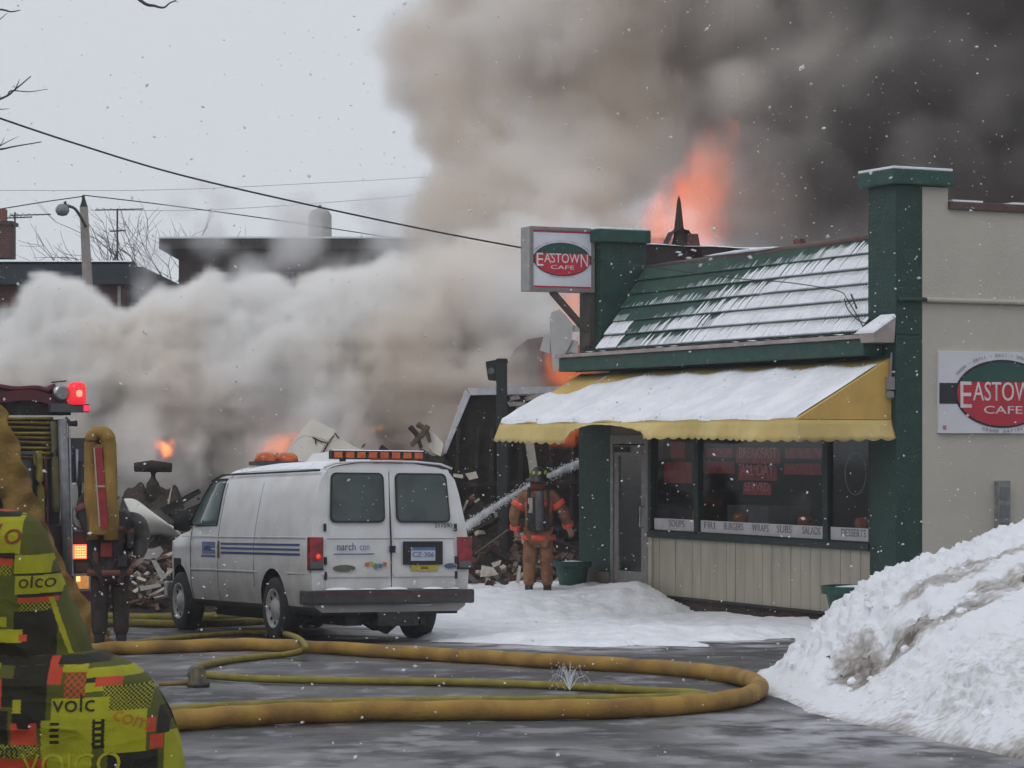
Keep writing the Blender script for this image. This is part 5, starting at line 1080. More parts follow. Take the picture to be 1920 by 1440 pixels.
# ================================================================ neighbouring building, collapsed and burning
def poly_slab(nm, mt_k, px_pts, Y, th, par, org, bevel=0):
    return MB().prism([P(x, y, Y)-org for x, y in px_pts], (0, th, 0)).build(nm, mt_k, par, bevel=bevel)
o_ = P(960, 1110, 43.6); o_.z = -.4
ns = thing('burnt_storefront', 'charred black end wall of the collapsed shop with snow-white edge trim', 'building', o_)
poly_slab('charred_wall', dark, [(879, 741), (1150, 741), (1150, 1150), (690, 1150), (832, 852)], 43.6, .25, ns, o_)
trim = M('snowy_trim', (.62,.63,.67), .7, (.5,.5,.54), 7.)
poly_slab('top_trim', trim, [(876, 727), (1140, 723), (1140, 735), (882, 741)], 43.45, .5, ns, o_)
poly_slab('slanted_trim', trim, [(872, 729), (882, 741), (836, 851), (828, 849)], 43.45, .4, ns, o_)
for k, (q, m_) in enumerate((([(955, 744), (972, 741), (976, 748), (958, 751)], 1), ([(983, 745), (1012, 737), (1010, 747), (985, 752)], 1), ([(950, 753), (982, 753), (992, 760), (955, 762)], 1), ([(968, 763), (1000, 759), (990, 772), (966, 775)], 1), ([(940, 770), (962, 768), (955, 788), (944, 786)], 0), ([(960, 778), (985, 776), (970, 795), (957, 792)], 1))):
    poly_slab('ceiling_scrap', M('scrap_pale', (.5,.47,.42), .8, (.25,.22,.2), 12.) if m_ else char2, q, 43.35, .06, ns, o_)
for px0, px1, ww in ((856, 842, 7), (918, 914, 8), (948, 952, 6), (972, 975, 7), (893, 880, 5), (1030, 1034, 6), (1070, 1066, 7)):
    poly_slab('stud', char2, [(px0, 800), (px0+ww, 800), (px1+ww, 1110), (px1, 1110)], 43.4, .1, ns, o_)
for y_ in (905, 990, 1040): poly_slab('rail', char2, [(842, y_), (1100, y_-6), (1100, y_+2), (842, y_+9)], 43.33, .08, ns, o_)
o2 = P(1000, 1110, 42.4); o2.z = -.2
poly_slab('leaning_post', M('post_cream', (.5,.47,.4), .7), [(984, 824), (1000, 824), (1012, 905), (996, 905)], 41.2, .12, None, Vector((0,0,0)))
tag(bpy.data.objects['leaning_post'], 'pale leaning post above the firefighter helmet', 'post')
wsh = poly_slab('charred_gable', M('smoky_gable', (.17,.13,.115), .9, (.10,.075,.065), 1.2, detail=3), [(940, 735), (945, 690), (965, 655), (990, 636), (1025, 630), (1060, 640), (1100, 650), (1160, 660), (1160, 735)], 46.5, .4, None, Vector((0,0,0)))
tag(wsh, 'smoke-blackened curved gable remnant behind the dark post', 'wall')
# pale cross-shaped board hanging in the smoke
cb = thing('cross_board', 'pale cross-shaped board standing out against the fire under the hanging sign', 'board', P(1050, 640, 42.6))
for nm, q in (('upright', [(1030, 600), (1034, 585), (1049, 580), (1060, 590), (1075, 609), (1072, 640), (1056, 671), (1044, 697), (1037, 696), (1032, 640)]), ('arm', [(1020, 628), (1031, 625), (1031, 663), (1012, 657)]), ('arm', [(1074, 637), (1085, 640), (1082, 671), (1058, 668), (1070, 640)]), ('tip', [(1075, 609), (1098, 612), (1094, 622), (1074, 622)])):
    poly_slab(nm, M('pale_board', (.62,.61,.60), .8, (.55,.54,.53), 4.), q, 42.6 if nm != 'upright' else 42.57, .05, cb, P(1050, 640, 42.6))
# dark post with a boxy head
pb_ = P(937, 900, 42.6); dp = thing('dark_post', 'black post with a boxy lamp head in front of the burnt shop', 'post', (pb_.x, pb_.y, -.3))
def w(px, py, Y=42.6): return P(px, py, Y)-Vector((pb_.x, pb_.y, -.3))
MB().hexa([w(934, 1120), w(952, 1120), w(952, 1120)+Vector((0,.15,0)), w(934, 1120)+Vector((0,.15,0)), w(930, 676), w(951, 676), w(951, 676)+Vector((0,.2,0)), w(930, 676)+Vector((0,.2,0))]).build('post', M('post_black', (.028,.03,.028), .7), dp, bevel=.02)
MB().hexa([w(915, 712), w(931, 714), w(931, 714)+Vector((0,.3,0)), w(915, 712)+Vector((0,.3,0)), w(910, 678), w(931, 674), w(931, 674)+Vector((0,.3,0)), w(910, 678)+Vector((0,.3,0))]).build('lamp_head', M('head_black', (.012,.012,.014), .5), dp, bevel=.02)
MB().lathe([(.02, 0), (.06, .0), (.05, .03), (.02, .03)], 12, Matrix.Translation(w(921, 696)+Vector((0, 0, 0))) @ Matrix.Rotation(math.pi/2, 4, 'X')).build('lens', M('dull_lens', (.10,.11,.12), .2), dp)
MB().hexa([w(929, 680), w(953, 680), w(953, 680)+Vector((0,.22,0)), w(929, 680)+Vector((0,.22,0)), w(931, 672), w(951, 672), w(951, 672)+Vector((0,.22,0)), w(931, 672)+Vector((0,.22,0))]).build('post_cap', M('head_black', (.012,.012,.014)), dp)
# ---- rubble
plaster = M('broken_plaster', (.62,.57,.50), .85, (.42,.37,.31), 9., .004); woodm = M('splintered_wood', (.17,.115,.08), .85, (.09,.06,.045), 12.); brickm = M('broken_brick', (.16,.07,.055), .9, (.10,.045,.04), 14.); brn = M('rubble_brown', (.2,.16,.13), .9, (.12,.09,.075), 8.)
cols = [woodm, brn, brickm, plaster, char2, woodm, brn]
def rubble(label, x0, x1, Y0, Y1, top, n, seed, cols=cols, big=1.):
    r = np.random.RandomState(seed); c = P((x0+x1)/2, 1130, (Y0+Y1)/2); c.z = float(roadz(c.y)); t = thing('rubble_pile', label, 'rubble', c)
    for k in range(n):
        px = r.uniform(x0, x1); Y = r.uniform(Y0, Y1); gz = float(roadz(Y)); tz_ = P(px, float(np.interp(px, [a[0] for a in top], [a[1] for a in top])), Y).z
        f = r.rand()**.7*(.25+.75*(Y-Y0)/(Y1-Y0)); z = gz+.03+(tz_-gz)*f*.95; kind = r.randint(0, 10)
        if kind < 5: nm, s_ = 'plank', (r.uniform(.3, 1.0)*big, r.uniform(.05, .12), r.uniform(.02, .05))
        elif kind < 8: nm, s_ = 'slab', (r.uniform(.12, .4)*big, r.uniform(.1, .3), r.uniform(.015, .05))
        else: nm, s_ = 'brick', (.2, .1, .06)
        m_ = brickm if nm == 'brick' else cols[r.randint(len(cols))]
        o = MB().obox((0, 0, 0), s_, rot=(r.uniform(-.9, .9), r.uniform(-.7, .7), r.uniform(0, 3.1))).build(nm, m_, t); o.location = P(px, HY, Y)-c; o.location.z = z-c.z
    s = MB()
    for k in range(n*5):
        px = r.uniform(x0, x1); Y = r.uniform(Y0, Y1); gz = float(roadz(Y)); tz_ = P(px, float(np.interp(px, [a[0] for a in top], [a[1] for a in top])), Y).z
        f = r.rand()**1.1*(.2+.8*(Y-Y0)/(Y1-Y0)); s.obox(Vector((P(px, HY, Y).x-c.x, Y-c.y, gz-c.z+(tz_-gz)*f)), (r.uniform(.04, .22), r.uniform(.03, .12), r.uniform(.02, .08)), rot=(r.uniform(-1, 1), r.uniform(-1, 1), r.uniform(0, 3)), mi=r.randint(5))
    s.build('fragments', [woodm, brn, plaster, char2, brickm], t, kind='stuff')
    core = MB().grid(lambda u, v: (P(x0+(x1-x0)*u, HY, Y0+(Y1-Y0)*v).x-c.x, Y0+(Y1-Y0)*v-c.y, float(roadz(Y0+(Y1-Y0)*v))-c.z+v*.85*(P(0, float(np.interp(x0+(x1-x0)*u, [a[0] for a in top], [a[1] for a in top])), Y1).z-float(roadz(Y1)))*(1 if .03 < u < .97 else .2)), 30, 10).build('rubble_core', char2, t, kind='stuff', smooth=False)
    return t
rubble('broken plaster and timber heaped between the fire engine and the van front', 150, 420, 41.5, 44.6, [(150, 960), (240, 985), (310, 960), (420, 900)], 110, 3, [plaster, brn, brn, woodm, brickm, plaster, woodm])
rubble('dark rubble heaped behind the van and below the smoke', 330, 900, 43.4, 45.0, [(330, 930), (440, 880), (500, 850), (560, 822), (640, 812), (700, 838), (760, 850), (830, 828), (900, 880)], 130, 4, [char2, woodm, brn, plaster, dark, brn])
rubble('charred rubble lying between the van and the firefighter', 850, 1110, 41.4, 43.2, [(850, 960), (900, 900), (960, 960), (1110, 1000)], 120, 5, [char2, woodm, brn, char2, brickm, plaster, char2], .8)
def deb(nm, label, cat, mt_k, q, Y, th=.05, tilt=0.):
    c = P(q[0][0], q[0][1], Y); m = MB().prism([P(x, y, Y+tilt*(y-q[0][1])*-.01)-c for x, y in q], (0, th, 0)).build(nm, mt_k, None); m.location = c; return tag(m, label, cat)
def debt(nm, label, cat, loc): return thing(nm, label, cat, loc)
c = P(584, 784, 43.2); wp = debt('wall_panel', 'large cream wall panel cracked across, tipped up behind the van roof', 'wall panel', c)
pan = M('cream_panel', (.84,.79,.70), .8, (.72,.67,.58), 3.)
for q in ([(584, 784), (631, 808), (616, 826), (598, 820), (588, 818), (570, 816), (545, 834), (556, 818)], [(545, 834), (570, 818), (590, 820), (612, 828), (600, 850), (590, 880), (500, 890), (528, 855)], [(618, 827), (636, 822), (690, 850), (700, 880), (594, 880), (606, 850)]):
    MB().prism([P(x, y, 43.2)-c for x, y in q], (0, .06, 0)).build('panel_piece', pan, wp)
for q in ([(586, 820), (600, 827), (615, 831), (627, 816)], [(592, 822), (592, 832)], [(615, 831), (605, 850)], [(628, 812), (635, 822)]): MB().tube([P(x, y, 43.18)-c for x, y in q], .012, 5).build('crack', char2, wp)
deb('roof_scrap', 'cream board with torn brown end leaning on the burnt shop edge', 'board', pan, [(800, 808), (808, 806), (832, 832), (826, 856), (812, 848), (790, 820)], 43.2)
c = P(800, 800, 43.1); sb2 = debt('splintered_beam', 'splintered brown timber sticking up beside the cream board', 'beam', c)
for q in ([(782, 795), (800, 806), (806, 830)], [(803, 798), (790, 815), (780, 822)], [(768, 800), (780, 812), (790, 840)], [(795, 812), (770, 835)]): MB().tube([P(x, y, 43.1)-c for x, y in q], [.05, .045, .03][:len(q)] if len(q) < 4 else .04, 5).build('splinter', woodm if q[0][0] != 768 else char2, sb2)
c = P(785, 860, 43.3); dm = debt('charred_heap', 'charred dark heap under the splintered timber', 'rubble', c)
MB().grid(lambda u, v: (-.4+.95*u, .35*math.cos(v*math.pi), -.5+.62*math.sin(v*math.pi)*(.6+.4*math.sin(u*3.1))+.05*math.sin(u*17)), 14, 9).build('heap', dark, dm)
deb('dark_shard', 'small dark roof shard poking up above the van light bar', 'shard', char2, [(706, 850), (716, 833), (722, 838), (735, 848), (720, 856)], 43.3)
c = P(280, 945, 41.0); sh_ = debt('crumpled_sheet', 'large curved off-white sheet lying on the rubble left of the van', 'sheet', c)
def shp(u, v):
    xl, xr = 228+34*v, 262+54*math.sin(min(1, u*1)*1.0); x = (232+32*v)+(u)*(30+ (316-264)*math.sin(.3+1.2*v)); y = 935+8*u*1+ (v*72)-8*math.sin(u*3.1)+12*u*(1-v)
    return P(x, y, 41.0-.2*math.sin(v*3.1))-c
m = MB().grid(shp, 14, 14).build('sheet', M('offwhite_sheet', (.72,.71,.65), .8, (.62,.61,.56), 5.), sh_, smooth=True); m.modifiers.new('s', 'SOLIDIFY').thickness = .03
c = P(285, 900, 43.9); bt = debt('burnt_fixture', 'charred flat-topped fixture below the small orange fire', 'fixture', c)
MB().tube([P(252, 876, 43.9)-c, P(285, 874, 43.9)-c, P(322, 877, 43.9)-c], [.08, .105, .08], 10).build('top', char2, bt, smooth=True)
MB().tube([P(288, 880, 43.9)-c, P(286, 905, 43.9)-c, P(292, 950, 43.9)-c], [.09, .10, .2], 8).build('stem', char2, bt, smooth=True)
MB().grid(lambda u, v: P(225+120*u, 955-(45+14*math.sin(u*9)+8*math.sin(u*23))*math.sin(v*math.pi*.5)*math.sin(u*math.pi)**.4, 43.3+1.2*v)-c, 30, 6).build('mound', char2, bt)
deb('charred_beam', 'charred beam slanting up towards the van windscreen', 'beam', dark, [(300, 953), (372, 916), (376, 924), (310, 966)], 43.2, .12)
deb('thin_stake', 'thin pale stake standing in the rubble left of the van', 'stake', plaster, [(314, 944), (321, 912), (323, 912), (317, 945)], 43.1, .02)
for k, (q, lab) in enumerate((([(262, 1036), (300, 1024), (306, 1034), (292, 1050), (268, 1048)], 'torn white scrap hanging on the rubble'), ([(282, 1048), (290, 1046), (312, 1085), (300, 1084)], 'narrow white strip hanging down the rubble'), ([(262, 1100), (300, 1094), (302, 1100), (264, 1108)], 'flat white board edge low in the rubble'), ([(245, 1028), (256, 1032), (254, 1046), (248, 1042)], 'small white scrap beside the firefighter coat'))):
    deb('plaster_scrap', lab, 'scrap', M('scrap_white', (.55,.53,.5), .8), q, 41.3, .04)
for q, lab in (([(903, 1060), (925, 1064), (935, 1078), (900, 1082)], 'pale triangular scrap low right of the van bumper'), ([(921, 1056), (940, 1050), (938, 1058), (925, 1064)], 'small pale scrap above the triangular one'), ([(872, 888), (892, 884), (897, 896), (880, 900)], 'crumpled pale pink scrap beside the van rear'), ([(850, 888), (868, 890), (868, 897), (850, 894)], 'thin white lath beside the van rear pillar'), ([(967, 1092), (972, 1060), (977, 1062), (974, 1096)], 'upright pale sliver beside the firefighter leg')):
    deb('plaster_scrap', lab, 'scrap', plaster, q, 41.0, .05)

# ================================================================ background street
bk = bpy.data.materials.new('far_brick'); bk.use_nodes = True; n = bk.node_tree.nodes; L = bk.node_tree.links
tcn = n.new('ShaderNodeTexCoord'); mpn = n.new('ShaderNodeMapping'); mpn.inputs['Rotation'].default_value = (math.pi/2, 0, 0); bt_ = n.new('ShaderNodeTexBrick'); bt_.inputs['Scale'].default_value = 4.2
bt_.inputs['Color1'].default_value = (.11,.042,.035,1); bt_.inputs['Color2'].default_value = (.075,.03,.028,1); bt_.inputs['Mortar'].default_value = (.12,.10,.095,1); bt_.inputs['Mortar Size'].default_value = .015
L.new(tcn.outputs['Object'], mpn.inputs[0]); L.new(mpn.outputs[0], bt_.inputs[0]); L.new(bt_.outputs[0], n['Principled BSDF'].inputs['Base Color']); n['Principled BSDF'].inputs['Roughness'].default_value = .9
def bldg(name, label, x0, x1, ytop, Y, depth, wall, ang=0.):
    a, b_ = P(x0, ytop, Y), P(x1, ytop, Y); t = thing(name, label, 'building', (a.x, Y, -.8), 0); W_ = b_.x-a.x; H_ = a.z+.8
    return t, W_, H_, a
slate = M('slate_fascia', (.035,.045,.06), .7, (.025,.03,.04), 3.)
t, W_, H_, a = bldg('brick_shop', 'two-storey brick building with dark blue fascia and snowy roof edge', -420, 226, 496, 62, 12, bk)
MB().box((0, 0, 0), (W_, 12, H_-.5)).build('wall', bk, t); MB().box((-.1, -.25, H_-.48), (W_+.25, 12, H_)).build('fascia', slate, t, bevel=.03)
MB().grid(lambda u, v: (-.15+(W_+.45)*u, -.3+.9*v, H_+.005+.09*math.sin(math.pi*min(1, v+.15))), 30, 6).build('snow', snow, t, smooth=True, kind='stuff')
for px, w_ in ((22, .55), (-60, .55), (-200, .55), (-300, .55)):
    c_ = P(px, 0, 62).x-a.x; zt = P(0, 578, 62).z+.8
    f = MB().box((c_-w_, -.06, zt-1.5), (c_+w_, .02, zt)).build('window', M('window_frame_grey', (.16,.17,.18), .6), t)
    for i in (0, 1):
        for j in (0, 1): MB().box((c_-w_+.06+i*w_, -.075, zt-1.44+j*.72), (c_-.04+i*w_, -.062, zt-.78+j*.72)).build('pane', M('far_glass', (.10,.12,.14), .15), f)
MB().tube([(W_-.02, -.08, H_-.5), (W_-.02, -.08, .2)], .04, 6).build('downpipe', M('pale_pipe', (.35,.33,.33), .6), t)
t, W_, H_, a = bldg('brick_annex', 'lower dark recessed annex right of the brick building', 226, 268, 500, 63.5, 8, bk)
MB().box((.02, 0, 0), (W_, 8, H_)).build('wall', M('annex_shade', (.05,.055,.06), .8, (.035,.03,.03), 2.), t)  # wall colour darkened to paint in the shade it lies in
for k in range(2): MB().box((.1, -.03, H_-.9-.35*k), (W_-.05, 0, H_-.86-.35*k)).build('trim', M('trim_grey', (.15,.15,.155)), t)
t, W_, H_, a = bldg('long_brick_building', 'long dark brick building with flat roof seen through the smoke', 335, 1250, 449, 74, 14, bk)
lb = M('far_brown_brick', (.075,.05,.05), .9, (.05,.035,.035), 3.)
MB().box((0, 0, 0), (W_, 14, H_-.3)).build('wall', lb, t); MB().box((-.5, -.4, H_-.3), (W_+.4, 14.2, H_)).build('cornice', M('cornice_dark', (.06,.055,.055), .8), t, bevel=.05)
MB().box((-.52, -.42, H_), (W_+.4, 14.2, H_+.05)).build('snow', snow, t, kind='stuff')
for k in range(9):
    x = .9+1.5*k; f = MB().box((x, -.05, H_-2.3), (x+.8, .02, H_-.9)).build('window', M('window_frame_grey', (.16,.17,.18)), t); MB().box((x+.06, -.065, H_-2.24), (x+.74, -.052, H_-.96)).build('pane', M('far_glass', (.1,.12,.14)), f)
def simple(nm, label, cat, px, py, Y, zz=None):
    c = P(px, py, Y); return thing(nm, label, cat, c)
t = simple('roof_tank', 'pale round-topped vent standing on the long brick roof', 'roof vent', 600, 446, 75)
MB().lathe([(.33, 0), (.33, .62), (.25, .76), (.1, .82), (.02, .83)], 18).build('drum', M('vent_grey', (.36,.35,.35), .6), t, smooth=True); MB().lathe([(.04, .8), (.04, .92), (.01, .93)], 8).build('finial', rubber, t)
t = simple('chimney', 'red brick chimney at the left on the snowy roof', 'chimney', 3, 484, 63)
MB().box((-.25, -.2, 0), (.23, .5, .85)).build('stack', bk, t); MB().box((-.3, -.25, .78), (.30, .55, .86)).build('cap', M('chimney_cap', (.06,.05,.05)), t); MB().box((-.2, -.1, .86), (.10, .2, 1.16)).build('flue', M('clay_flue', (.22,.08,.06)), t)
al_d = M('antenna_grey', (.06,.06,.065), .5)
def antenna(px, ybase, ytop, Y, els, label, tripod=False):
    b0 = P(px, ybase, Y); t = thing('roof_antenna', label, 'antenna', b0, 0, 'roof antennas'); h_ = (ybase-ytop)/F*Y
    MB().tube([(0, 0, 0), (0, 0, h_)], .022, 6).build('mast', al_d, t)
    for dz, x0, x1 in els: 
        bo = MB().tube([((x0-px)/F*Y, 0, (ybase-dz)/F*Y), ((x1-px)/F*Y, .02, (ybase-dz)/F*Y+.03)], .016, 6).build('boom', al_d, t)
        for k in range(7):
            x = (x0+(x1-x0)*(k+.5)/7-px)/F*Y; MB().tube([(x, -.35+.03*k, (ybase-dz)/F*Y+.02), (x, .35-.03*k, (ybase-dz)/F*Y+.02)], .008, 4).build('element', al_d, bo)
    if tripod:
        for q in (0, 2.1, 4.2): MB().tube([(.16*math.cos(q), .16*math.sin(q), 0), (0, 0, .3)], .014, 5).build('leg', al_d, t)
antenna(28, 486, 398, 62.5, [(404, 18, 95), (409, 10, 60)], 'spindly rooftop antenna next to the brick chimney')
antenna(220, 492, 392, 63, [(394, 178, 268), (434, 206, 236)], 'tall rooftop antenna on a tripod right of the street lamp', True)
# street lamp
lb0 = P(173, 560, 58); lb0.z = -.8; t = thing('street_lamp', 'concrete street lamp with curved arm and round head in the smoke', 'street lamp', lb0)
conc = M('lamp_concrete', (.27,.25,.23), .85, (.22,.20,.18), 6.)
top_ = P(157, 388, 58)-lb0; bot_ = Vector((.22, 0, 0))
MB().tube([bot_, bot_.lerp(top_, .5), top_], [.17, .14, .09], 12).build('pole', conc, t, smooth=True)
MB().tube([top_, P(157, 378, 58)-lb0, P(156, 366, 58)-lb0], [.09, .05, .03], 8).build('insulator', rubber, t)
MB().tube(curve_pts([P(161, 425, 57.9)-lb0, P(152, 408, 57.8)-lb0, P(140, 391, 57.6)-lb0, P(126, 386, 57.5)-lb0], 6), .032, 8).build('arm', al_d, t, smooth=True)
MB().lathe([(.02, -.14), (.10, -.12), (.15, -.04), (.15, .02), (.10, .10), (.02, .13)], 16, Matrix.Translation(P(117, 393, 57.5)-lb0)).build('lamp_head', M('lamp_head_grey', (.22,.23,.25), .4), t, smooth=True)
MB().tube([P(124, 385, 57.5)-lb0, P(121, 378, 57.5)-lb0], .03, 6).build('photocell', rubber, t)
# overhead wires
def wire(label, q, r, m_=wire_m):
    pts_ = curve_pts([P(*p) for p in q], 10); o = MB().tube([p-pts_[0] for p in pts_], r, 5).build('overhead_wire', m_, None); o.location = pts_[0]; tag(o, label, 'wire', 'overhead wires')
wire('heavy dark cable sagging from the upper left to the cafe sign', [(-120, 178, 31), (0, 222, 32.5), (150, 272, 34), (330, 326, 36), (560, 380, 37.5), (800, 431, 39), (985, 466, 40)], .0135)
wire('wire running left from the top of the street lamp', [(-100, 408, 57), (0, 392, 57.5), (80, 379, 58), (157, 368, 58)], .012)
wire('wire running right from the street lamp towards the long building', [(157, 366, 58), (300, 383, 59), (500, 410, 61), (730, 445, 64)], .012)
gw_ = M('faint_wire', (.4,.4,.42), .6)
wire('faint upper wire crossing the pale sky', [(-50, 357, 70), (300, 356, 72), (600, 343, 74), (870, 328, 76)], .007, gw_)
wire('faint lower wire crossing into the smoke', [(150, 394, 70), (400, 393, 72), (700, 373, 74), (850, 358, 76)], .007, gw_)
# bare trees
bark = M('bark_grey', (.10,.085,.08), .9, (.06,.05,.048), 10.)
def tree(label, base, dirs, seed, r0, L0, depth):
    r = np.random.RandomState(seed); t = thing('bare_tree', label, 'tree', base); br = MB()
    def grow(p, d, l, rad, lev):
        q = [p]; dd = d.copy()
        for k in range(3): dd = (dd+Vector(r.uniform(-.16, .16, 3))+Vector((0, 0, .03))).normalized(); q.append(q[-1]+dd*l/3)
        br.tube(q, [rad*(1-.14*k) for k in range(4)], 5 if lev > 1 else 7, cap=False)
        if lev < depth:
            for k in range(r.randint(2, 4)): 
                ax = dd.cross(Vector(r.uniform(-1, 1, 3))).normalized(); grow(q[r.randint(2, 4)], (Matrix.Rotation(r.uniform(.3, .75), 3, ax) @ dd), l*r.uniform(.62, .82), rad*.6, lev+1)
    tr = MB().tube([(0, 0, 0), (.05, 0, L0*.5), (0, 0, L0)], [r0*1.3, r0*1.05, r0*.9], 10); tr.build('trunk', bark, t, smooth=True)
    for d in dirs: grow(Vector((0, 0, L0*.9)), Vector(d).normalized(), L0*.55, r0*.55, 0)
    br.build('crown', bark, t, kind='stuff'); return t
for k, (px, lab) in enumerate(((262, 'bare tree rising behind the gap left of the long brick building'), (318, 'second bare tree close to the long building corner'))):
    b_ = P(px, 600, 80+k*3); tree(lab, (b_.x, b_.y, -.8), [(-.5, 0, 1), (.4, .2, 1), (0, -.3, 1), (.1, .3, 1.2)], 5+k, .10, 4.4, 4)
# tree outside the frame whose twigs reach in at the upper left
tb_ = P(-420, 900, 22); tb_.z = float(roadz(22)); t = thing('bare_tree', 'bare tree outside the frame whose thin twigs reach into the upper left', 'tree', tb_)
MB().tube([(0, 0, 0), (.05, 0, 2.2), (.0, 0, 4.2), (.1, 0, 6.5)], [.24, .19, .15, .08], 10).build('trunk', bark, t, smooth=True)
tw = MB(); W2 = lambda px, py, Y=22: P(px, py, Y)-tb_
def twig(q, r_): tw.tube(curve_pts([W2(*a_) for a_ in q], 4), [r_*(1-.75*i/(4*(len(q)-1))) for i in range(4*(len(q)-1)+1)], 5, cap=False)
twig([(-420, 420), (-250, 300), (-120, 230), (0, 186), (28, 168), (58, 143)], .018); twig([(15, 178), (22, 170), (55, 172), (90, 167)], .008); twig([(28, 168), (34, 156), (37, 148)], .006); twig([(-20, 192), (0, 184), (-5, 172)], .006)
twig([(-420, 470), (-200, 330), (-60, 285), (0, 280), (25, 275), (78, 266)], .016); twig([(-15, 283), (10, 268), (35, 256)], .006); twig([(-30, 284), (0, 272), (8, 258)], .006)
twig([(-420, 400), (-300, 150), (-120, 30), (-10, 18), (20, 22), (38, 19)], .016); twig([(-20, 45), (0, 36), (14, 24)], .007); twig([(-15, 206), (0, 205), (18, 204)], .007)
twig([(-420, 350), (-260, -60), (0, -150), (180, -80), (262, 0), (290, 11), (304, 15)], .03); twig([(295, 13), (308, 14), (318, 6), (330, 0), (345, -12)], .010); twig([(318, 6), (326, 3), (336, 4)], .006)
tw.build('crown', bark, t, kind='stuff')
# ornament and brick stub on the far parapet
q = CF.X(1272, 432, 1.0); q0 = Vector((1., 8.1, 0)); 
pz = lambda px, py: CF.Y(px, py, 8.1)
b0 = pz(1273, 440); t = thing('roof_finial', 'dark pointed finial silhouetted against the flames on the parapet', 'finial', wd((b0.x, 8.1, 5.1)), CF.a)
fi = M('finial_dark', (.05,.03,.028), .8, (.03,.02,.02), 9.)
zt = pz(1272, 366).z-5.1
MB().lathe([(.12, 0), (.13, .12), (.10, .2), (.085, .3), (.07, zt*.5), (.045, zt*.75), (.03, zt*.9), (.004, zt)], 8).build('spike', fi, t)
MB().grid(lambda u, v: (-.30+.62*u, -.1+.2*v, -.1+.48*math.sin(math.pi*u)**.6+.02*math.sin(u*30)), 16, 3).build('shoulder', fi, t)
for x_ in (.2, .3): MB().hexa([(x_-.1, -.1, -.2), (x_+.12, -.1, -.35), (x_+.12, .1, -.35), (x_-.1, .1, -.2), (x_-.1, -.1, .3), (x_-.02, -.1, .3), (x_-.02, .1, .3), (x_-.1, .1, .3)]).build('leaning_brick', brickm, t)
for k in range(5): MB().obox((rt(.2), -.13, -.12+.04*k), (.07, .05, .025), rot=(rt(.3), rt(.3), 0)).build('snow', snow, t, kind='stuff')
b0 = pz(1502, 440); t = thing('brick_stub', 'small reddish brick stub at the end of the snowy parapet', 'brick stub', wd((b0.x, 8.1, 5.05)), CF.a)
MB().hexa([(-.08, -.1, 0), (.22, -.1, 0), (.22, .1, 0), (-.08, .1, 0), (-.08, -.1, .34), (-.0, -.1, .34), (0, .1, .34), (-.08, .1, .34)]).build('stub', brickm, t)
# water jet crossing behind the firefighter
ja, jb = P(872, 989, 41.6), P(1104, 862, 42.4)
t = thing('water_jet', 'white water jet shooting up past the firefighter at an angle', 'water jet', ja)
jm = bpy.data.materials.new('jet_mist'); jm.use_nodes = True; n = jm.node_tree.nodes; L = jm.node_tree.links; pb3 = n['Principled BSDF']; pb3.inputs['Base Color'].default_value = (.85,.87,.9,1); pb3.inputs['Roughness'].default_value = .9
tcn = n.new('ShaderNodeTexCoord'); z = n.new('ShaderNodeTexNoise'); z.inputs['Scale'].default_value = 5; z.inputs['Detail'].default_value = 6; L.new(tcn.outputs['Object'], z.inputs[0])
lw = n.new('ShaderNodeLayerWeight'); lw.inputs[0].default_value = .35; iv = n.new('ShaderNodeMath'); iv.operation = 'SUBTRACT'; iv.inputs[0].default_value = 1; L.new(lw.outputs['Facing'], iv.inputs[1])
pw = n.new('ShaderNodeMath'); pw.operation = 'POWER'; pw.inputs[1].default_value = 1.6; L.new(iv.outputs[0], pw.inputs[0]); mm = n.new('ShaderNodeMath'); mm.operation = 'MULTIPLY'; L.new(pw.outputs[0], mm.inputs[0]); 
m4 = n.new('ShaderNodeMath'); m4.operation = 'MULTIPLY'; m4.inputs[1].default_value = 1.1; L.new(z.outputs[0], m4.inputs[0]); L.new(m4.outputs[0], mm.inputs[1]); L.new(mm.outputs[0], pb3.inputs['Alpha'])
d_ = jb-ja; q = [d_*k/24+Vector((0, 0, .10*math.sin(math.pi*k/24))) for k in range(25)]
MB().tube(q, [.085-.045*math.sin(math.pi*k/24)+.0*k for k in range(25)], 12).build('stream', jm, t, smooth=True)
dr_ = MB(); rr_ = np.random.RandomState(8)
for k in range(1500):
    f = rr_.rand(); c = d_*f+Vector((0, 0, .10*math.sin(math.pi*f)))+Vector(rr_.normal(0, .04, 3)); s_ = rr_.uniform(.004, .011); dr_.add([c+Vector((s_*2, 0, s_)), c+Vector((-s_, s_, 0)), c+Vector((0, -s_, s_)), c+Vector((0, 0, -s_))], [(0,1,2),(0,2,3),(0,3,1),(1,3,2)])
dr_.build('droplets', M('droplet_white', (.8,.82,.85), .4), t, kind='stuff')
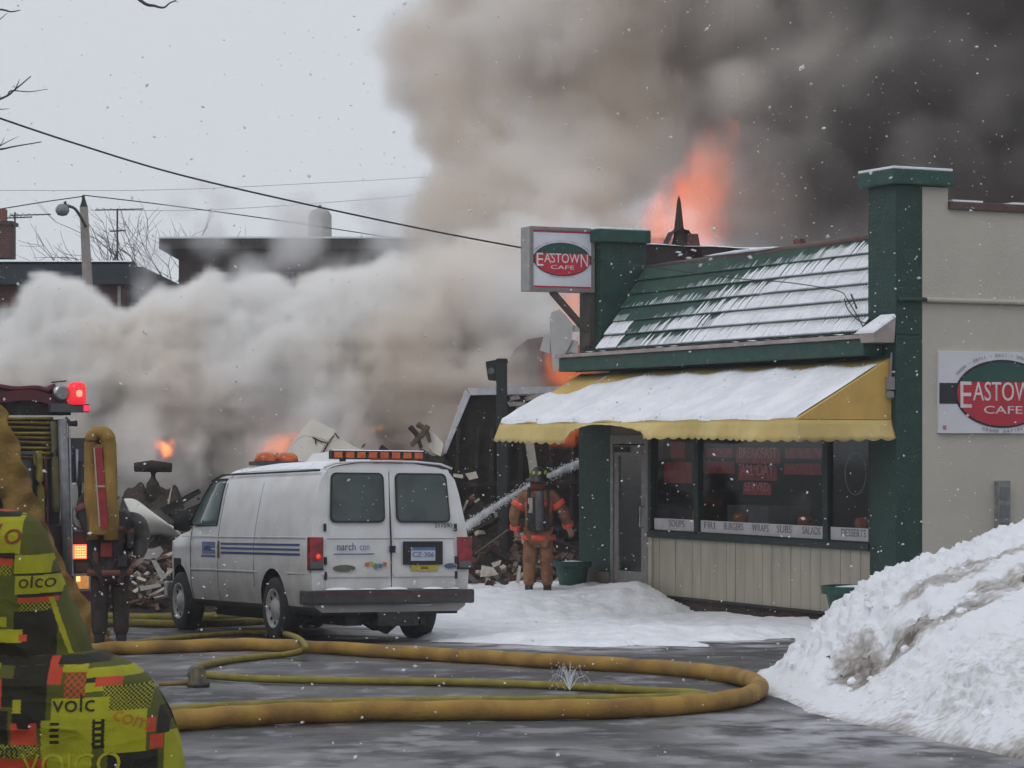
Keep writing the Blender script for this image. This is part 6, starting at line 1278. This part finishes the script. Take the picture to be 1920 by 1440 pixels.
# ================================================================ smoke and fire
def smoke_mat(name, dens, c1, c2, nscale=.35, lo=.42, hi=.6, grad=None):
    m = bpy.data.materials.new(name); m.use_nodes = True; nt = m.node_tree; nt.nodes.clear(); n = nt.nodes; L = nt.links
    o = n.new('ShaderNodeOutputMaterial'); v = n.new('ShaderNodeVolumePrincipled'); v.inputs['Density'].default_value = dens; v.inputs['Density Attribute'].default_value = 'density'; v.inputs['Anisotropy'].default_value = .0
    g = n.new('ShaderNodeNewGeometry'); z = n.new('ShaderNodeTexNoise'); z.inputs['Scale'].default_value = nscale; z.inputs['Detail'].default_value = 2; L.new(g.outputs['Position'], z.inputs[0])
    src = z.outputs[0]
    if grad:  # (vector, offset): adds a slow drift of the smoke's own colour across the plume
        dp = n.new('ShaderNodeVectorMath'); dp.operation = 'DOT_PRODUCT'; dp.inputs[1].default_value = grad[0]; L.new(g.outputs['Position'], dp.inputs[0])
        ad = n.new('ShaderNodeMath'); ad.operation = 'ADD'; ad.inputs[1].default_value = grad[1]; L.new(dp.outputs['Value'], ad.inputs[0]); a2 = n.new('ShaderNodeMath'); a2.operation = 'ADD'; L.new(ad.outputs[0], a2.inputs[0]); L.new(src, a2.inputs[1]); src = a2.outputs[0]
    r = n.new('ShaderNodeValToRGB'); r.color_ramp.elements[0].position = lo; r.color_ramp.elements[0].color = (*c1, 1); r.color_ramp.elements[1].position = hi; r.color_ramp.elements[1].color = (*c2, 1)
    L.new(src, r.inputs[0]); L.new(r.outputs[0], v.inputs['Color']); L.new(v.outputs[0], o.inputs['Volume']); return m
def fire_mat(name, k, c1, c2):
    m = bpy.data.materials.new(name); m.use_nodes = True; nt = m.node_tree; nt.nodes.clear(); n = nt.nodes; L = nt.links
    o = n.new('ShaderNodeOutputMaterial'); v = n.new('ShaderNodeVolumePrincipled'); v.inputs['Density'].default_value = .3; v.inputs['Color'].default_value = (.2,.1,.08,1)
    a = n.new('ShaderNodeAttribute'); a.attribute_name = 'density'; r = n.new('ShaderNodeValToRGB'); r.color_ramp.elements[0].position = .1; r.color_ramp.elements[0].color = (*c1, 1); r.color_ramp.elements[1].position = .9; r.color_ramp.elements[1].color = (*c2, 1); L.new(a.outputs['Fac'], r.inputs[0]); L.new(r.outputs[0], v.inputs['Emission Color'])
    mu = n.new('ShaderNodeMath'); mu.operation = 'MULTIPLY'; mu.inputs[1].default_value = k; L.new(a.outputs['Fac'], mu.inputs[0]); L.new(mu.outputs[0], v.inputs['Emission Strength']); L.new(v.outputs[0], o.inputs['Volume']); return m
BL = blobs([(108,596,46,58),(78,650,46,50),(165,622,46,58),(212,655,46,60),(255,690,46,70),(60,715,46,70),(15,775,46,75),(-60,800,46.5,100),(160,710,45.8,110),(315,625,46,60),(360,610,46,60),(410,600,46,60),(300,720,45.6,100),
   (470,610,46.5,70),(540,615,46.8,75),(620,605,47,80),(700,590,47.5,80),(640,660,47,115),(770,580,48,80),(850,555,48.5,80),(920,510,49,75),(960,470,49.5,60),(1010,550,48.5,100),(890,600,47.5,115),(760,660,47,135),(560,710,46.5,130),(430,730,46,125),(280,830,45.6,115),(150,830,45.8,110),(30,850,46,100),(620,800,46,115),(480,850,46,105),(780,770,46.5,115),(900,730,47,105),(1000,650,47.5,90),(200,920,46.2,80),(340,910,46.2,80),(700,860,46.4,85),(850,840,46.6,80),(1060,500,48.5,80)])
def f_low(X, Y, Z):
    wx = fbm(X, Y, Z, .45, 3, 101)*.35; f = field(X+wx, Y, Z-wx*.5, BL); b = fbm(X, Y, Z, 1.05, 6, 11, True); b2 = fbm(X, Y, Z, 2.6, 4, 19, True); soft = sstep(-4.8, -1.2, X)
    up = sstep(3.0, 5.5, Z)
    return np.clip((f+b*(.36+.14*soft)+b2*.16+.0)*(4.8-3.4*soft)*(1-.35*soft*up), 0, 1)
voxels('smoke_bank', (-9.8, 43.6, -.8), (1.6, 50.4, 6.6), .075, f_low, smoke_mat('smoke_low', 7, (.935,.885,.825), (.995,.989,.981), .30, .40, .60, ((-.012, 0, .05), -.17)), label='thick pale smoke bank rolling low behind the van', cat='smoke')
BT = blobs([(400,450,56,80),(560,440,57,95),(700,450,57,110),(480,510,56,80),(340,400,57,45),(430,375,57,55),(620,520,56,90),(270,545,56,45),(780,470,56,100),(310,480,57,50),(700,380,58,70),(560,370,58,45),(800,400,57,70)])
def f_thin(X, Y, Z):
    f = field(X, Y, Z, BT, .8); b = fbm(X, Y, Z, .9, 6, 17, False); return np.clip((f+b*1.0-.30)*1.6, 0, 1)
voxels('thin_smoke', (-9.5, 54.2, 3.), (1., 59.6, 9.), .13, f_thin, smoke_mat('smoke_thin', 1.5, (.98,.975,.975), (.99,.99,.99), .5), label='thin grey smoke drifting over the long brick building', cat='smoke')
BU = blobs([(1010,40,56,180),(880,110,56,100),(840,170,56,75),(915,220,55.5,110),(1000,310,55,120),(1120,360,54,115),(1120,160,56.5,180),(1260,60,57,190),(1210,290,55,130),(1060,440,53,90),(960,390,54,95),(1150,-110,57,240),(1400,-60,57,200),(940,350,55,85),(1300,190,56,130),(1000,-80,57,200),(1380,60,56.5,150),(1130,460,52.6,75),(1230,420,53.2,75),(1450,-160,57.5,200),(1000,480,52.2,80),(930,450,53.5,60),(1400,180,56.5,110),(790,140,56,40),(1330,330,55.5,80),(1480,60,57.5,120)])
def f_up(X, Y, Z):
    w_ = fbm(X, Y, Z, .33, 4, 131)*1.7; w2 = fbm(X, Y, Z, .36, 3, 137)*1.3; f = field(X+w_, Y, Z+w2, BU, 1.5); b = fbm(X, Y, Z, .42, 6, 23, False); b2 = fbm(X, Y, Z, .9, 5, 29, True)
    return np.clip((f+b*1.0+b2*.34+.14)*1.0, 0, 1.)
voxels('smoke_plume', (-3.8, 51.4, 5.2), (8.4, 61.5, 15.5), .13, f_up, smoke_mat('smoke_beige', 3.6, (.925,.87,.81), (.990,.972,.95), .36, .40, .60, ((-.012, 0, .0), .03)), label='tall beige-brown smoke plume rising left of the flames', cat='smoke')
BD = blobs([(1480,190,53,140),(1420,90,55,110),(1380,250,53.5,80),(1500,370,50.5,130),(1640,240,51.5,170),(1790,140,52.5,200),(1930,250,51.5,180),(1880,20,53,210),(1680,0,54,190),(1400,330,51.5,95),(1750,370,50,150),(1430,210,54,70),(1590,60,53.5,120),(1980,400,50,140),(1620,420,50,110),(1380,420,50.6,60),(2100,150,52,220),(1600,-150,55,200),(1850,-170,54,230)])
def f_dark(X, Y, Z):
    w_ = fbm(X, Y, Z, .35, 3, 151)*.7; f = field(X+w_, Y, Z-w_*.5, BD, 1.6); b = fbm(X, Y, Z, .6, 5, 37, True); b2 = fbm(X, Y, Z, 1.8, 4, 43, True); b3 = fbm(X, Y, Z, .4, 4, 47); return np.clip((f+b*.40+b2*.12+b3*.6+.12)*1.0, 0, 1)
voxels('black_smoke', (3.4, 47.6, 5.2), (15.0, 58.6, 15.5), .15, f_dark, smoke_mat('smoke_black', 3.2, (.26,.23,.22), (.90,.86,.82), .42, .40, .72, ((-.05, 0, .012), .21)), label='black smoke billowing behind the cafe roof on the right', cat='smoke')
def fire(name, label, bl, vox, k, sq=.4, seed=3, c1=(1.,.10,.02), c2=(1.,.33,.07), amp=.55, cap=.6):
    B_ = blobs(bl); lo = [min(b[i]-b[3]*1.5 for b in B_) for i in range(3)]; hi = [max(b[i]+b[3]*1.5 for b in B_) for i in range(3)]; mr = max(b[3] for b in B_)
    def fn(X, Y, Z):
        f = field(X, Y, Z, B_, cap)/min(cap, mr); b = fbm(X, Y, Z*sq, 1.3/mr, 5, seed, True); return np.clip((f+b*amp-.05)*1.6, 0, 1)
    voxels(name, tuple(lo), tuple(hi), vox, fn, fire_mat(name, k, c1, c2), label=label, cat='fire')
fire('fire', 'tall orange flames leaping behind the cafe roof', [(1290,410,50,48),(1250,415,50,36),(1300,370,50.3,40),(1322,325,50.8,27),(1338,292,51.3,19),(1354,264,51.7,14),(1372,240,52.,11)], .06, .48, c1=(1.,.08,.02), c2=(1.,.21,.05), amp=1.3)
fire('fire', 'wide red-orange glow low behind the tiled roof', [(1250,430,51.8,60),(1310,425,51.8,65),(1290,380,52,60),(1340,400,52,45)], .09, .16, c1=(1.,.13,.05), c2=(1.,.2,.08), amp=.7, cap=1.)
fire('fire', 'small bright fire left of the van above charred debris', [(310,843,44.2,15),(300,836,44.2,10),(318,832,44.2,9),(308,850,44.2,9)], .016, 6., amp=.7)
fire('fire', 'orange embers glowing at the left edge of the cream wall panel', [(505,856,44.9,16),(520,842,44.9,18),(536,832,44.9,15),(550,824,44.9,9)], .022, 1.2, .8, 5, amp=1.3, c1=(1,.06,.02), c2=(1,.25,.07))
fire('fire', 'orange glow between the sign strut and the green pillar', [(1080,560,44.6,34),(1092,590,44.6,30),(1070,540,44.6,22)], .05, .8, amp=.8, c2=(1.,.22,.06))
fire('fire', 'red-orange fire below the cross-shaped board', [(1062,690,44.6,36),(1082,675,44.6,32),(1050,712,44.5,24)], .04, .75, seed=8, amp=1.0, c1=(1,.09,.03), c2=(1,.22,.05))
fire('fire', 'orange fire glimpsed under the far end of the awning', [(1062,812,42.9,20),(1040,818,42.9,14),(1080,806,42.9,14)], .03, 1.2, seed=9, amp=1.0, c2=(1,.22,.06))
fire('fire', 'tiny flame on top of the tipped wall panel', [(602,800,44.7,6),(606,804,44.7,5)], .02, 6, amp=.3)
fire('fire', 'faint flame streak in the smoke right of the wall panel', [(712,802,45.3,8),(700,807,45.3,7),(688,812,45.3,6),(676,818,45.3,5)], .02, 1.2, amp=.6)
# ================================================================ falling snow
rs = np.random.RandomState(42); fl = MB()
N_ = 7600; vs_ = []; fs_ = []
for k in range(N_):
    Y = 2.5+36*rs.rand()**.6; x = rs.uniform(-.225, .225)*Y; z = EYE+rs.uniform(-.14, .2)*Y
    if z < float(roadz(Y))+.1: continue
    s_ = rs.choice([.0026, .0035, .005, .0075], p=[.34, .36, .23, .07])*(.7+.6*rs.rand()); 
    if Y < 7: s_ *= .45
    c = np.array([x, Y, z]); R_ = Matrix.Rotation(rs.uniform(0, 6), 3, Vector(rs.normal(size=3)).normalized()); i0 = len(vs_)
    for d in ((1.5,0,0),(-1.3,.2,0),(0,1,.2),(0,-1,0),(.2,0,.8),(0,.1,-.9)): vs_.append(tuple(c+np.array(R_ @ Vector(d))*s_))
    for f in ((0,2,4),(2,1,4),(1,3,4),(3,0,4),(2,0,5),(1,2,5),(3,1,5),(0,3,5)): fs_.append(tuple(i0+j for j in f))
fl.add(vs_, fs_); me = bpy.data.meshes.new('snowflakes'); me.from_pydata(vs_, [], fs_); fm_ = M('flake_white', (.95,.95,.97), .8); fm_.node_tree.nodes['Principled BSDF'].inputs['Alpha'].default_value = .6; me.materials.append(fm_); me.update()
link('snowflakes', me, kind='stuff', label='scattered snowflakes falling across the whole scene', cat='snowflakes')

# thin air full of fine snow: far things fade a little
hm = bpy.data.materials.new('haze'); hm.use_nodes = True; nt = hm.node_tree; nt.nodes.clear(); o_n = nt.nodes.new('ShaderNodeOutputMaterial'); v_n = nt.nodes.new('ShaderNodeVolumePrincipled')
v_n.inputs['Color'].default_value = (.95,.96,.98,1); v_n.inputs['Density'].default_value = .0008; nt.links.new(v_n.outputs[0], o_n.inputs['Volume'])
MB().box((-60, -15, -3), (60, 110, 21)).build('haze', hm, None, kind='stuff')
